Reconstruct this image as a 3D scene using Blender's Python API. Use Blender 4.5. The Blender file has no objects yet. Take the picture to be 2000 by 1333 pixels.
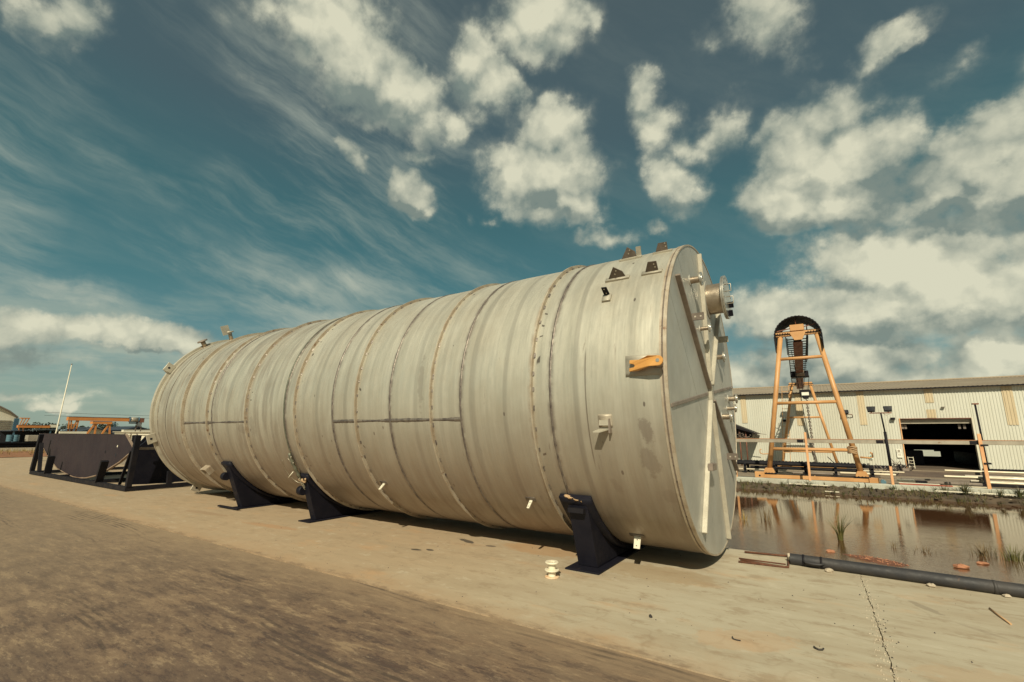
import bpy, math, random
from mathutils import Vector, Matrix, Euler

S = bpy.context.scene
rad = math.radians
# ------------------------------------------------------------------ camera
EYE = Vector((0, 0, 1.65))
YAW, PITCH, ROLL = rad(33.597), rad(11.122), rad(-0.1455)
cd = bpy.data.cameras.new('camera')
cam = bpy.data.objects.new('camera', cd)
S.collection.objects.link(cam)
fwd = Vector((-math.sin(YAW)*math.cos(PITCH), math.cos(YAW)*math.cos(PITCH), math.sin(PITCH)))
rgt = Vector((math.cos(YAW), math.sin(YAW), 0))
dwn = fwd.cross(rgt)
r2 = rgt*math.cos(ROLL)+dwn*math.sin(ROLL)
d2 = dwn*math.cos(ROLL)-rgt*math.sin(ROLL)
cam.matrix_world = Matrix(((r2.x, -d2.x, -fwd.x, EYE.x), (r2.y, -d2.y, -fwd.y, EYE.y), (r2.z, -d2.z, -fwd.z, EYE.z), (0, 0, 0, 1)))
cd.sensor_width = 36
cd.lens = 913.16*36/2000
cd.clip_start = 0.05
cd.clip_end = 6000
S.camera = cam

# ------------------------------------------------------------------ sun
LDIR = Vector((-.27, .723, -.636)).normalized()
sun = bpy.data.lights.new('sun', 'SUN')
sun.energy = 4.8
sun.angle = rad(0.5)
sun.color = (1.0, .915, .69)
so = bpy.data.objects.new('sun', sun)
S.collection.objects.link(so)
so.rotation_euler = LDIR.to_track_quat('-Z', 'Y').to_euler()
so.location = (4, -12, 30)

# ------------------------------------------------------------------ view
S.view_settings.view_transform = 'Standard'
S.view_settings.look = 'None'
S.view_settings.gamma = 1
S.view_settings.use_curve_mapping = False
S.view_settings.exposure = 0.0

# ------------------------------------------------------------------ node helpers
class NT:
    def __init__(s, tree):
        s.t = tree; s.n = tree.nodes; s.l = tree.links
    def set(s, sock, v):
        if v is None: return
        if hasattr(v, 'is_output') or isinstance(v, bpy.types.NodeSocket): s.l.new(v, sock)
        else: sock.default_value = v
    def add(s, typ, ins=None, out=0, **kw):
        nd = s.n.new(typ)
        for k, v in kw.items(): setattr(nd, k, v)
        for k, v in (ins or {}).items(): s.set(nd.inputs[k], v)
        return nd.outputs[out]
    def math(s, op, a, b=0.0, c=0.0, clamp=False):
        return s.add('ShaderNodeMath', {0: a, 1: b, 2: c}, operation=op, use_clamp=clamp)
    def vmath(s, op, a, b=(0, 0, 0)):
        nd = s.n.new('ShaderNodeVectorMath'); nd.operation = op
        s.set(nd.inputs[0], a); s.set(nd.inputs[1], b)
        return nd.outputs[1] if op in ('DOT_PRODUCT', 'LENGTH', 'DISTANCE') else nd.outputs[0]
    def scale(s, a, k):
        nd = s.n.new('ShaderNodeVectorMath'); nd.operation = 'SCALE'
        s.set(nd.inputs[0], a); s.set(nd.inputs['Scale'], k); return nd.outputs[0]
    def xyz(s, v): 
        nd = s.n.new('ShaderNodeSeparateXYZ'); s.set(nd.inputs[0], v); return nd.outputs
    def comb(s, x, y, z): return s.add('ShaderNodeCombineXYZ', {0: x, 1: y, 2: z})
    def noise(s, vec, scale=1.0, detail=4, rough=.55, color=False, dist=0.0):
        return s.add('ShaderNodeTexNoise', {'Vector': vec, 'Scale': scale, 'Detail': detail, 'Roughness': rough, 'Distortion': dist}, out=1 if color else 0)
    def vor(s, vec, scale=1.0, out=0): return s.add('ShaderNodeTexVoronoi', {'Vector': vec, 'Scale': scale}, out=out)
    def mapr(s, v, a, b, c=0.0, d=1.0, smooth=True):
        nd = s.n.new('ShaderNodeMapRange'); nd.interpolation_type = 'SMOOTHSTEP' if smooth else 'LINEAR'; nd.clamp = True
        for i, q in enumerate((v, a, b, c, d)): s.set(nd.inputs[i], q)
        return nd.outputs[0]
    def mix(s, f, a, b, blend='MIX'):
        nd = s.n.new('ShaderNodeMix'); nd.data_type = 'RGBA'; nd.blend_type = blend; nd.clamp_factor = True
        s.set(nd.inputs[0], f)
        for i, q in ((6, a), (7, b)): s.set(nd.inputs[i], (*q, 1) if isinstance(q, tuple) and len(q) == 3 else q)
        return nd.outputs[2]
    def mapping(s, vec, loc=(0, 0, 0), rot=(0, 0, 0), scl=(1, 1, 1), typ='POINT'):
        return s.add('ShaderNodeMapping', {'Vector': vec, 'Location': loc, 'Rotation': rot, 'Scale': scl}, vector_type=typ)
    def bump(s, h, strength=.3, dist=.01, normal=None):
        ins = {'Height': h, 'Strength': strength, 'Distance': dist}
        if normal is not None: ins['Normal'] = normal
        return s.add('ShaderNodeBump', ins)

# ------------------------------------------------------------------ world: daylight sky with cumulus and cirrus
CLOUDS = [  # azimuth, elevation (deg), roll, half width, half height (rad), density
    (-61.0,42.5,6.0,0.142,0.069,0.62), (-54.5,40.5,-26.0,0.1,0.088,0.95), (-49.1,38.6,-24.0,0.093,0.068,0.9), (-45.5,36.8,-2.0,0.042,0.053,0.7),
    (-65.3,40.1,-10.0,0.08,0.037,0.5), (-66.9,36.5,-24.0,0.046,0.025,0.4), (-57.9,37.5,-15.0,0.094,0.053,0.5), (-52.9,44.3,30.0,0.044,0.042,0.5),
    (-39.1,41.9,-5.0,0.046,0.061,0.9), (-36.5,38.9,-16.0,0.067,0.057,0.85), (-41.3,35.4,23.0,0.03,0.031,0.75), (-38.6,36.6,3.0,0.039,0.036,0.6),
    (-29.6,45.9,6.0,0.084,0.052,0.75), (-33.0,44.7,-0.0,0.036,0.038,0.6), (-27.1,43.7,-4.0,0.046,0.031,0.5), (-22.0,45.0,-8.0,0.035,0.037,0.4),
    (-28.4,35.0,-3.0,0.055,0.073,0.8), (-29.5,30.7,-11.0,0.113,0.078,1.1), (-26.2,27.8,-32.0,0.073,0.045,0.9), (-34.7,32.4,1.0,0.046,0.038,0.8),
    (-29.6,26.8,-11.0,0.074,0.041,0.85), (-23.9,36.8,-6.0,0.039,0.044,0.3), (-46.7,28.3,-29.0,0.04,0.039,1.0), (-45.3,26.9,-4.0,0.03,0.022,0.7),
    (-53.6,30.9,-31.0,0.039,0.019,0.75), (-45.3,32.4,6.0,0.059,0.022,0.5), (-16.1,37.6,8.0,0.035,0.049,0.75), (-14.1,34.1,-47.0,0.057,0.046,0.8),
    (-11.2,31.5,-40.0,0.057,0.042,0.65), (-12.8,27.5,-10.0,0.051,0.047,0.75), (-13.8,29.9,-10.0,0.047,0.037,0.6), (-7.6,31.9,24.0,0.056,0.046,0.6),
    (-5.0,34.7,27.0,0.044,0.036,0.4), (-19.5,30.6,-7.0,0.029,0.038,0.25), (4.7,30.8,-22.0,0.056,0.058,0.95), (1.9,27.5,-18.0,0.082,0.079,1.0),
    (5.7,25.8,-30.0,0.079,0.078,1.05), (-1.0,24.2,-15.0,0.079,0.053,0.95), (4.0,22.4,-16.0,0.114,0.051,0.8), (7.9,26.0,-21.0,0.039,0.047,0.8),
    (-2.8,26.1,-15.0,0.041,0.044,0.6), (-1.6,40.9,-22.0,0.061,0.06,0.7), (-3.4,42.3,-21.0,0.046,0.042,0.5), (1.7,36.8,11.0,0.038,0.049,0.4),
    (-6.6,40.6,-18.0,0.041,0.037,0.35), (9.5,34.9,20.0,0.051,0.029,0.75), (7.9,34.5,-4.0,0.029,0.027,0.5), (15.1,30.8,-11.0,0.044,0.032,0.5),
    (13.5,29.9,12.0,0.03,0.022,0.45), (4.1,36.0,-24.0,0.028,0.022,0.3), (16.0,24.6,-12.0,0.039,0.032,0.95), (14.7,22.6,-23.0,0.059,0.05,1.05),
    (12.1,21.3,-20.0,0.069,0.045,0.95), (15.9,20.4,-22.0,0.061,0.064,1.1), (18.3,20.7,-24.0,0.07,0.095,1.0), (9.8,20.7,-18.0,0.061,0.035,0.7),
    (2.9,17.1,-12.0,0.08,0.062,1.0), (6.9,15.8,-13.0,0.099,0.067,1.15), (10.5,12.6,-12.0,0.094,0.072,1.1), (4.8,12.2,-9.0,0.151,0.069,1.0),
    (13.6,11.1,-11.0,0.079,0.053,0.9), (-4.2,12.4,-7.0,0.076,0.058,0.85), (-0.6,10.3,-6.0,0.101,0.055,0.8), (17.4,11.5,-14.0,0.082,0.091,0.9),
    (0.0,16.1,-10.0,0.039,0.046,0.6), (4.3,7.7,-6.0,0.22,0.043,0.75), (13.0,6.8,-7.0,0.063,0.03,0.9), (-6.1,8.1,-4.0,0.086,0.049,0.55),
    (11.2,5.6,-5.0,0.138,0.027,0.7), (-7.1,14.4,-7.0,0.044,0.029,0.4), (-0.2,5.8,-4.0,0.229,0.042,0.75), (9.4,4.6,-4.0,0.129,0.032,0.8),
    (-4.8,5.5,-3.0,0.101,0.038,0.65), (-1.8,7.8,-5.0,0.127,0.047,0.75), (-21.1,22.9,0.0,0.061,0.025,0.65), (-15.5,23.4,3.0,0.027,0.014,0.5),
    (-39.0,26.1,12.0,0.017,0.026,0.4), (-36.7,25.9,1.0,0.019,0.018,0.35), (-76.2,9.0,2.0,0.152,0.029,0.85), (-71.6,9.0,-8.0,0.105,0.022,0.7),
    (-79.8,6.6,7.0,0.096,0.027,0.5), (-77.5,6.2,-1.0,0.127,0.024,0.45), (-81.3,34.6,65.0,0.042,0.044,0.7), (-83.1,32.7,69.0,0.031,0.037,0.65),
    (-84.6,33.6,60.0,0.038,0.024,0.5), (-79.3,36.2,31.0,0.03,0.032,0.35), (-78.1,3.2,1.0,0.09,0.009,0.5), (-79.5,4.4,5.0,0.032,0.017,0.35),
    (-77.5,2.4,2.0,0.034,0.012,0.55), (-78.8,3.0,3.0,0.022,0.011,0.5), (-86.9,7.2,10.0,0.105,0.046,0.8), (-77.1,43.7,33.0,0.123,0.07,0.6),
    (-41.5,53.0,6.0,0.202,0.072,0.7), (0.4,47.7,-26.0,0.154,0.072,0.7), (16.8,39.2,-37.0,0.106,0.062,0.5), (24.2,26.5,-35.0,0.079,0.086,0.6),
    (21.7,5.3,-7.0,0.094,0.05,0.8),
]
WISPS = [  # drawn-out cirrus, same columns
    (-43.3,17.5,-17.0,0.053,0.03,0.5), (-78.7,12.4,-2.0,0.062,0.016,0.7), (-76.2,12.0,-15.0,0.05,0.015,0.6), (-57.9,12.8,-5.0,0.119,0.03,0.8),
    (-60.9,11.3,6.0,0.061,0.025,0.7), (-60.3,15.9,-12.0,0.168,0.033,0.6), (-53.1,17.1,6.0,0.127,0.041,0.65), (-55.8,14.7,6.0,0.076,0.041,0.4),
    (-68.3,16.8,-18.0,0.122,0.023,0.45), (-75.7,24.2,-18.0,0.158,0.021,0.35), (-67.5,22.2,0.0,0.106,0.014,0.3), (-79.8,24.1,-25.0,0.11,0.03,0.25),
    (-81.1,29.6,-20.0,0.08,0.029,0.3), (-71.4,17.2,-12.0,0.042,0.017,0.4), (-64.0,12.6,-24.0,0.101,0.021,0.5), (-87.3,16.9,-10.0,0.125,0.08,0.4),
]
W = bpy.data.worlds.new('World')
S.world = W
W.use_nodes = True
w = NT(W.node_tree)
w.n.clear()
sky = w.n.new('ShaderNodeTexSky')
sky.sky_type = 'NISHITA'
sky.sun_disc = False
sky.sun_elevation = math.asin(-LDIR.z)
sky.sun_rotation = math.atan2(-LDIR.x, -LDIR.y)
sky.altitude = 0
sky.air_density = 1.0
sky.dust_density = 1.2
sky.ozone_density = 1.5
d0 = w.add('ShaderNodeTexCoord')
dz = w.xyz(d0)[2]
el = w.math('MAXIMUM', dz, 0.0)
wob = w.vmath('SUBTRACT', w.noise(d0, 5.0, 4, .55, color=True), (.5, .5, .5))
wob2 = w.vmath('SUBTRACT', w.noise(d0, 16.0, 5, .6, color=True), (.5, .5, .5))
dw = w.vmath('ADD', d0, w.vmath('ADD', w.scale(wob, .075), w.scale(wob2, .06)))
def patches(table, vec, size, gain):
    total = None
    for az, elv, roll, su, sv, st in table:
        a, e, ro = rad(az), rad(elv), rad(roll)
        c = Vector((math.sin(a)*math.cos(e), math.cos(a)*math.cos(e), math.sin(e)))
        ea = Vector((c.y, -c.x, 0)).normalized(); up = ea.cross(c)
        if up.z < 0: up = -up
        u = ea*math.cos(ro)+up*math.sin(ro); v = c.cross(u)
        R = Matrix((u, v, c)).transposed().to_euler()
        m = w.mapping(vec, c, R, (su*size, sv*size, 1.2), 'TEXTURE')
        g = w.add('ShaderNodeTexGradient', {'Vector': m}, out=1, gradient_type='SPHERICAL')
        g = w.math('MULTIPLY', g, (st if st > .5 else st*.8)*gain)
        total = g if total is None else w.math('SMOOTH_MAX', total, g, .12)
    return total
dens = patches(CLOUDS, dw, 1.55, 1.28)
dens_up = patches(CLOUDS, w.vmath('ADD', dw, (0, 0, .045)), 1.55, 1.28)
dens_c = patches(WISPS, dw, 1.8, 1.5)
# the cloud field goes on behind the camera
view_side = w.mapr(w.vmath('DOT_PRODUCT', d0, (-.55, .83, 0)), .0, .35, 1, 0)
field = w.mapr(w.noise(d0, 3.2, 4, .55), .48, .68, 0, .9)
dens = w.math('ADD', dens, w.math('MULTIPLY', field, view_side))
dens = w.math('MINIMUM', dens, 1.5)
def billow(vec, scale, detail, rough):
    nd = w.n.new('ShaderNodeTexVoronoi'); nd.feature = 'F1'; nd.normalize = True
    for k_, v_ in (('Vector', vec), ('Scale', scale), ('Detail', detail), ('Roughness', rough), ('Lacunarity', 2.1)): w.set(nd.inputs[k_], v_)
    return w.math('SUBTRACT', 1.0, nd.outputs[0])
dv = w.vmath('ADD', d0, w.scale(w.vmath('SUBTRACT', w.noise(d0, 26.0, 4, .6, color=True), (.5, .5, .5)), .035))
SUNUP = (.008, -.014, .020)
bl = billow(dv, 13.0, 2.0, .5)
bl2 = billow(w.vmath('ADD', dv, SUNUP), 13.0, 1.0, .5)
fb = w.noise(d0, 7.0, 11, .64)
tex = w.math('ADD', w.math('MULTIPLY', w.math('SUBTRACT', fb, .5), 1.85), w.math('MULTIPLY', w.math('SUBTRACT', bl, .60), .95))
cov = w.math('ADD', tex, w.math('SUBTRACT', dens, .02))
cov = w.math('MULTIPLY', cov, w.mapr(dens, .02, .35))
alpha = w.math('ADD', w.math('MULTIPLY', w.mapr(cov, .06, .80), .45), w.math('MULTIPLY', w.mapr(cov, .30, .72), .55))
core = w.mapr(cov, .45, 1.5)
relief = w.math('SUBTRACT', bl, bl2)
big = w.noise(w.vmath('ADD', dw, (3, 1, 2)), 7.0, 3, .5)
lit = w.math('MULTIPLY_ADD', relief, 2.0, w.math('MULTIPLY_ADD', big, 1.9, -.52))
lit = w.math('MULTIPLY_ADD', core, .58, lit)
base = w.mapr(w.math('SUBTRACT', w.math('MINIMUM', dens_up, 1.2), w.math('MINIMUM', dens, 1.2)), -.10, .34)
lit = w.math('MULTIPLY_ADD', w.math('MULTIPLY', base, w.mapr(cov, .25, .75)), -.52, lit, clamp=True)
ccol = w.mix(lit, (2.1, 2.6, 2.3), (7.1, 6.95, 5.25))
# cirrus: noise drawn out along the wind
ca = Vector((-.8807, .3467, .3227)); cu = Vector((.01406, .04714, -.01645)).normalized(); cv = ca.cross(cu).normalized()
Rc = Matrix((cu, cv, cu.cross(cv))).transposed().to_euler()
cm = w.mapping(w.vmath('ADD', d0, w.scale(wob, .07)), (0, 0, 0), Rc, (1.0, .20, 1.0), 'TEXTURE')
cir = w.noise(cm, 2.4, 9, .66)
cmask = w.mapr(w.vmath('DOT_PRODUCT', d0, (-.90, .30, .30)), .60, .95)
cpatch = w.mapr(w.noise(w.vmath('ADD', d0, (5, 2, 8)), 2.6, 3, .5), .40, .62)
cden = w.math('MAXIMUM', w.math('MULTIPLY', w.math('MULTIPLY', cmask, cpatch), .62), w.math('MULTIPLY', dens_c, 1.0))
cir = w.math('MULTIPLY', w.mapr(w.math('MULTIPLY_ADD', w.math('MINIMUM', dens_c, .8), .16, cir), .40, .78), w.math('MINIMUM', cden, .9))
# clear sky: the physical sky, graded to the photograph's teal
ramp = w.n.new('ShaderNodeValToRGB')
for i, (p_, c_) in enumerate(((0, (3.0, 3.75, 3.1)), (.06, (2.7, 3.65, 3.15)), (.15, (1.25, 2.55, 2.7)), (.26, (.60, 1.80, 1.98)), (.42, (.46, 1.36, 1.50)), (.56, (.66, 1.12, 1.26)), (.78, (.80, 1.10, 1.18)), (1, (.80, 1.05, 1.15)))):
    e_ = ramp.color_ramp.elements[i] if i < 2 else ramp.color_ramp.elements.new(p_)
    e_.position = p_; e_.color = (c_[0]/4, c_[1]/4, c_[2]/4, 1)
w.l.new(el, ramp.inputs[0])
grade = w.mix(1.0, ramp.outputs[0], (4.0, 4.0, 4.0), 'MULTIPLY')
clear = w.mix(1.0, sky.outputs[0], (.70, .86, .66), 'MULTIPLY')
clear = w.mix(.85, clear, grade)
# pale layers lying low over the horizon
lv = w.vmath('ADD', w.vmath('MULTIPLY', d0, (2.2, 2.2, 17.0)), w.scale(wob, .9))
lay = w.noise(lv, 1.5, 6, .58)
lay = w.math('MULTIPLY', w.mapr(lay, .40, .66), w.math('MULTIPLY', w.mapr(el, .30, .10), w.mapr(el, .0, .03, .55, 1)))
clear = w.mix(w.math('MULTIPLY', lay, .72), clear, (4.3, 4.75, 3.75))
col = w.mix(cir, clear, (4.4, 4.8, 3.95))
col = w.mix(w.math('MULTIPLY', alpha, .96), col, ccol)
bg = w.add('ShaderNodeBackground', {'Color': col, 'Strength': .1})
wo = w.n.new('ShaderNodeOutputWorld')
w.l.new(bg, wo.inputs[0])

# ------------------------------------------------------------------ materials
MATS = {}
def new_mat(name):
    m = bpy.data.materials.new(name); m.use_nodes = True
    t = NT(m.node_tree); t.n.clear()
    out = t.n.new('ShaderNodeOutputMaterial'); b = t.n.new('ShaderNodeBsdfPrincipled')
    t.l.new(b.outputs[0], out.inputs[0])
    MATS[name] = m
    return m, t, b
def pos(t): return t.add('ShaderNodeNewGeometry')
def lin(r, g, b):
    f = lambda c: (c/255/12.92 if c <= 10 else ((c/255+.055)/1.055)**2.4)
    return (f(r), f(g), f(b))
def simple(name, c1, c2, scale=3.0, rough=.6, metal=0.0, bump=.0, rust=None, amount=.62, rscale=9.0, stretch=(1, 1, 1), spec=.5):
    """colour that wanders between two tones, plus specks of rust or dirt"""
    m, t, b = new_mat(name)
    p = t.vmath('MULTIPLY', pos(t), stretch)
    n = t.noise(p, scale, 6, .6)
    c = t.mix(t.mapr(n, .32, .68), c1, c2)
    if rust:
        r = t.noise(t.vmath('ADD', p, (7, 3, 5)), rscale, 7, .7)
        c = t.mix(t.mapr(r, amount, amount+.08), c, rust)
    t.set(b.inputs['Base Color'], c)
    t.set(b.inputs['Roughness'], t.mapr(t.noise(p, scale*2.3, 4), .3, .7, rough*.82, min(1, rough*1.15)))
    b.inputs['Metallic'].default_value = metal
    b.inputs['Specular IOR Level'].default_value = spec
    if bump: t.set(b.inputs['Normal'], t.bump(t.noise(p, scale*9, 5, .6), bump, .01))
    return m

AX_Y, AX_Z, RT, XN, XF = 7.1167, 2.2101, 2.1118, -1.355, -14.402   # tank axis, radius, near and far end

def tank_steel():
    m, t, b = new_mat('tank_steel')
    P = pos(t); x, y, z = t.xyz(P)
    ang = t.math('ARCTAN2', t.math('SUBTRACT', z, AX_Z), t.math('SUBTRACT', AX_Y, y))
    arc = t.math('MULTIPLY', ang, RT)
    # brushed streaks run round the shell
    v1 = t.comb(t.math('MULTIPLY', x, 34.0), t.math('MULTIPLY', arc, 1.1), 0.0)
    st = t.noise(v1, 1.0, 4, .6)
    v2 = t.comb(t.math('MULTIPLY', x, 5.0), t.math('MULTIPLY', arc, .22), 3.0)
    band = t.noise(v2, 1.0, 3, .5)
    v3 = t.comb(t.math('MULTIPLY', x, 11.0), t.math('MULTIPLY', arc, 1.6), 9.0)
    smear = t.noise(v3, 1.0, 7, .7)
    cloud = t.noise(P, 1.3, 5, .6)
    c = t.mix(t.mapr(band, .34, .68), (.56, .535, .445), (.47, .45, .37))
    c = t.mix(t.mapr(st, .3, .75, 0, .26), c, (.36, .33, .27))
    c = t.mix(t.mapr(cloud, .4, .72, 0, .40), c, (.40, .345, .26))
    c = t.mix(t.mapr(smear, .60, .74, 0, .75), c, (.20, .165, .13))
    # grime thickens on the left part of the tank
    old = t.mapr(x, -5.0, -10.0, 0, .5)
    c = t.mix(t.math('MULTIPLY', old, t.mapr(t.noise(v3, .6, 5, .65), .42, .62)), c, (.27, .225, .18))
    for bx, bw, k in ((-2.425, .05, .42), (-3.445, .05, .38), (-3.97, .075, .38), (-4.55, .05, .2), (-5.05, .06, .25), (-6.68, .06, .3), (-7.45, .06, .3), (-8.9, .05, .3), (-10.6, .09, .3), (-12.1, .08, .3), (-1.75, .05, .12)):
        wv = t.math('ADD', t.math('MULTIPLY', t.math('SUBTRACT', t.noise(t.comb(bx*3.7, t.math('MULTIPLY', arc, .5), 1.0), 1.0, 2), .5), .10), x)
        bd = t.mapr(t.math('ABSOLUTE', t.math('SUBTRACT', wv, bx)), bw, bw*.35)
        c = t.mix(t.math('MULTIPLY', bd, t.mapr(smear, .30, .6, k*.6, k)), c, (.185, .172, .145))
    hl = t.math('MULTIPLY', t.mapr(t.math('ABSOLUTE', t.math('ADD', x, 2.30)), .012, .004), t.mapr(t.math('ABSOLUTE', t.math('ADD', z, -1.95)), .75, .55, 0, .7))
    c = t.mix(hl, c, (.12, .095, .075))
    # heat tint by the circumferential welds, rust beside the stiffener rings
    wx = t.math('PINGPONG', t.math('ADD', x, 1.355+1.412*20), .706)
    wob_ = t.noise(P, 7.0, 4, .6)
    hz = t.math('MULTIPLY', t.mapr(wx, .075, .0), t.mapr(wob_, .30, .60))
    c = t.mix(t.math('MULTIPLY', hz, .75), c, (.15, .118, .10))
    rx = t.math('PINGPONG', t.math('ADD', x, 3.02+.03+1.681*20), .8405)
    rz = t.math('MULTIPLY', t.mapr(rx, .060, .015), t.mapr(t.noise(P, 5.0, 5, .65), .36, .6))
    c = t.mix(t.math('MULTIPLY', rz, .45), c, (.30, .20, .125))
    # rows of dark tack marks just right of each ring
    r1 = t.math('ADD', x, 3.02-.075+1.681*20); r1 = t.math('PINGPONG', r1, .8405)
    row = t.mapr(r1, .030, .018)
    cell = t.math('FRACT', t.math('MULTIPLY_ADD', t.noise(t.comb(x, t.math('MULTIPLY', arc, 1.2), 2.0), 1.0, 2), 4.0, t.math('MULTIPLY', arc, 2.9)))
    dash = t.mapr(t.math('ABSOLUTE', t.math('SUBTRACT', cell, .5)), .075, .05)
    skip = t.mapr(t.noise(t.comb(t.math('MULTIPLY', x, 2.9), t.math('MULTIPLY', arc, 2.1), 6.0), 1.0, 1), .53, .56)
    c = t.mix(t.math('MULTIPLY', t.math('MULTIPLY', row, dash), t.math('MULTIPLY', skip, .85)), c, (.075, .06, .05))
    # grinding marks left where temporary brackets were cut off
    vd = t.comb(t.math('MULTIPLY', x, 2.6), t.math('MULTIPLY', arc, 1.15), 0.0)
    dist = t.vor(vd, 2.0)
    pick = t.xyz(t.vor(vd, 2.0, out=1))[0]
    fl = t.math('MULTIPLY', t.mapr(t.math('ADD', dist, t.math('MULTIPLY', wob_, .10)), .125, .10), t.mapr(pick, .55, .57))
    c = t.mix(t.math('MULTIPLY', fl, .8), c, (.095, .075, .065))
    for cx, ca_, rx_, ra, k in ((-1.63, -14.8, .075, .17, .75), (-1.64, -24.8, .105, .19, .6), (-2.1, -33.5, .07, .10, .35), (-1.5, -36, .12, .10, .35), (-4.95, 4.0, .06, .42, .45), (-10.0, -14, .16, .12, .5), (-9.6, -12.5, .12, .2, .35)):
        dx = t.math('DIVIDE', t.math('SUBTRACT', x, cx), rx_)
        da = t.math('DIVIDE', t.math('SUBTRACT', arc, rad(ca_)*RT), ra)
        dx = t.math('MULTIPLY_ADD', da, .35, dx)
        rr = t.math('SQRT', t.math('ADD', t.math('MULTIPLY', dx, dx), t.math('MULTIPLY', da, da)))
        rr = t.math('MULTIPLY_ADD', t.math('SUBTRACT', t.noise(P, 9.0, 7, .72), .5), 2.4, rr)
        c = t.mix(t.math('MULTIPLY', t.mapr(rr, 1.05, .70, 0, k*.8), t.mapr(smear, .25, .55, .55, 1)), c, (.215, .18, .15))
    # belly shade painted into the colour: browner downwards, broken up by noise
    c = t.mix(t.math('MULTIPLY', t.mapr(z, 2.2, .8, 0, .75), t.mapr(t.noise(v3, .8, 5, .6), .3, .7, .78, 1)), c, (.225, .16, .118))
    t.set(b.inputs['Base Color'], c)
    b.inputs['Metallic'].default_value = .45
    t.set(b.inputs['Roughness'], t.mapr(smear, .3, .7, .38, .60))
    h = t.math('MULTIPLY_ADD', st, .25, t.math('MULTIPLY', band, 2.2))
    dent = t.noise(t.vmath('MULTIPLY', P, (1, .6, .6)), 1.7, 3, .5)
    t.set(b.inputs['Normal'], t.bump(dent, .28, .05, t.bump(h, .30, .012)))
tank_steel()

def head_steel():
    m, t, b = new_mat('head_steel')
    P = pos(t); x, y, z = t.xyz(P)
    v = t.comb(0.0, t.math('MULTIPLY', t.math('ADD', y, z), 1.2), t.math('MULTIPLY', t.math('SUBTRACT', y, z), 9.0))
    c = t.mix(t.mapr(t.noise(P, 1.4, 5, .6), .35, .7), (.49, .475, .42), (.40, .39, .345))
    c = t.mix(t.mapr(t.noise(v, 1.0, 5, .7), .60, .74, 0, .6), c, (.26, .235, .20))
    c = t.mix(t.mapr(t.noise(P, 6.0, 6, .7), .66, .72, 0, .6), c, (.22, .185, .15))
    t.set(b.inputs['Base Color'], c)
    b.inputs['Metallic'].default_value = .3
    t.set(b.inputs['Roughness'], t.mapr(t.noise(P, 4.0, 4), .3, .7, .40, .58))
    t.set(b.inputs['Normal'], t.bump(t.noise(P, 2.2, 3, .5), .25, .02))
head_steel()

simple('ring_steel', (.50, .44, .345), (.38, .30, .215), 5.0, .55, .3, .2, rust=(.22, .125, .075), amount=.60, rscale=6.0)
simple('weld_steel', (.12, .10, .09), (.24, .205, .17), 9.0, .5, .5, .3, rust=(.08, .06, .055), amount=.58)
simple('bright_weld', (.62, .57, .47), (.45, .40, .33), 9.0, .42, .6, .2)
simple('bar_steel', (.50, .46, .37), (.40, .36, .285), 4.0, .5, .2, .15, rust=(.20, .15, .115), amount=.63, rscale=7.0)
simple('dull_bar', (.30, .245, .20), (.22, .175, .145), 5.0, .55, .3, .15, rust=(.14, .10, .08), amount=.60)
simple('nozzle_steel', (.50, .42, .32), (.38, .30, .225), 7.0, .33, .75, .1, rust=(.18, .12, .085), amount=.64)
simple('flange_steel', (.62, .60, .53), (.46, .43, .37), 8.0, .32, .75, .1)
simple('clip_steel', (.17, .135, .11), (.125, .10, .08), 9.0, .5, .3, .1)
simple('orange_paint', (.66, .33, .09), (.55, .265, .07), 5.0, .45, 0, .1, rust=(.24, .10, .035), amount=.70, rscale=8.0)
simple('crane_orange', (.60, .325, .135), (.49, .25, .095), 1.6, .5, 0, .08, rust=(.16, .07, .03), amount=.665, rscale=3.0)
simple('far_orange', (.62, .24, .06), (.50, .19, .05), .6, .6)
simple('post_orange', (.72, .40, .20), (.62, .31, .14), 3.0, .6, 0, .1, rust=(.25, .12, .06), amount=.66)
simple('black_paint', (.007, .007, .013), (.011, .0105, .017), 5.0, .6, 0, .1, rust=(.036, .026, .025), amount=.62, rscale=4.0, spec=.2)
simple('black_steel', (.009, .009, .013), (.017, .0145, .017), 3.0, .65, 0, .1, rust=(.055, .034, .026), amount=.66, spec=.18)
simple('dark_plate', (.030, .022, .027), (.040, .029, .032), 1.1, .65, 0, .1, rust=(.075, .045, .035), amount=.64, rscale=2.4, spec=.2)
simple('plate_edge', (.34, .25, .18), (.22, .14, .095), 3.0, .6, .2, .2)
simple('pipe_black', (.024, .024, .028), (.046, .041, .040), 4.0, .65, 0, .25, rust=(.13, .075, .05), amount=.63, rscale=6.0)
simple('rust_bar', (.155, .062, .030), (.085, .036, .022), 20.0, .8, .1, .4)
simple('galvanised', (.42, .375, .30), (.33, .29, .23), 2.5, .5, .3, .1, rust=(.26, .15, .08), amount=.62, rscale=4.0)
simple('rail_top', (.46, .20, .085), (.36, .15, .065), 3.0, .7, 0, .1)
simple('white_plastic', (.80, .74, .58), (.72, .64, .48), 20.0, .4, 0, .05, rust=(.52, .25, .11), amount=.66, rscale=22.0)
simple('dusty_plastic', (.66, .40, .22), (.74, .58, .40), 22.0, .6, 0, .05)
simple('spool_dark', (.10, .06, .065), (.16, .085, .075), 30.0, .6)
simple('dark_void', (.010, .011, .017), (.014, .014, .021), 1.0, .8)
simple('dim_floor', (.16, .115, .08), (.10, .075, .055), .6, .8)
simple('white_paint', (.74, .69, .55), (.66, .60, .47), 2.0, .5, 0, .05, rust=(.36, .24, .14), amount=.68)
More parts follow.
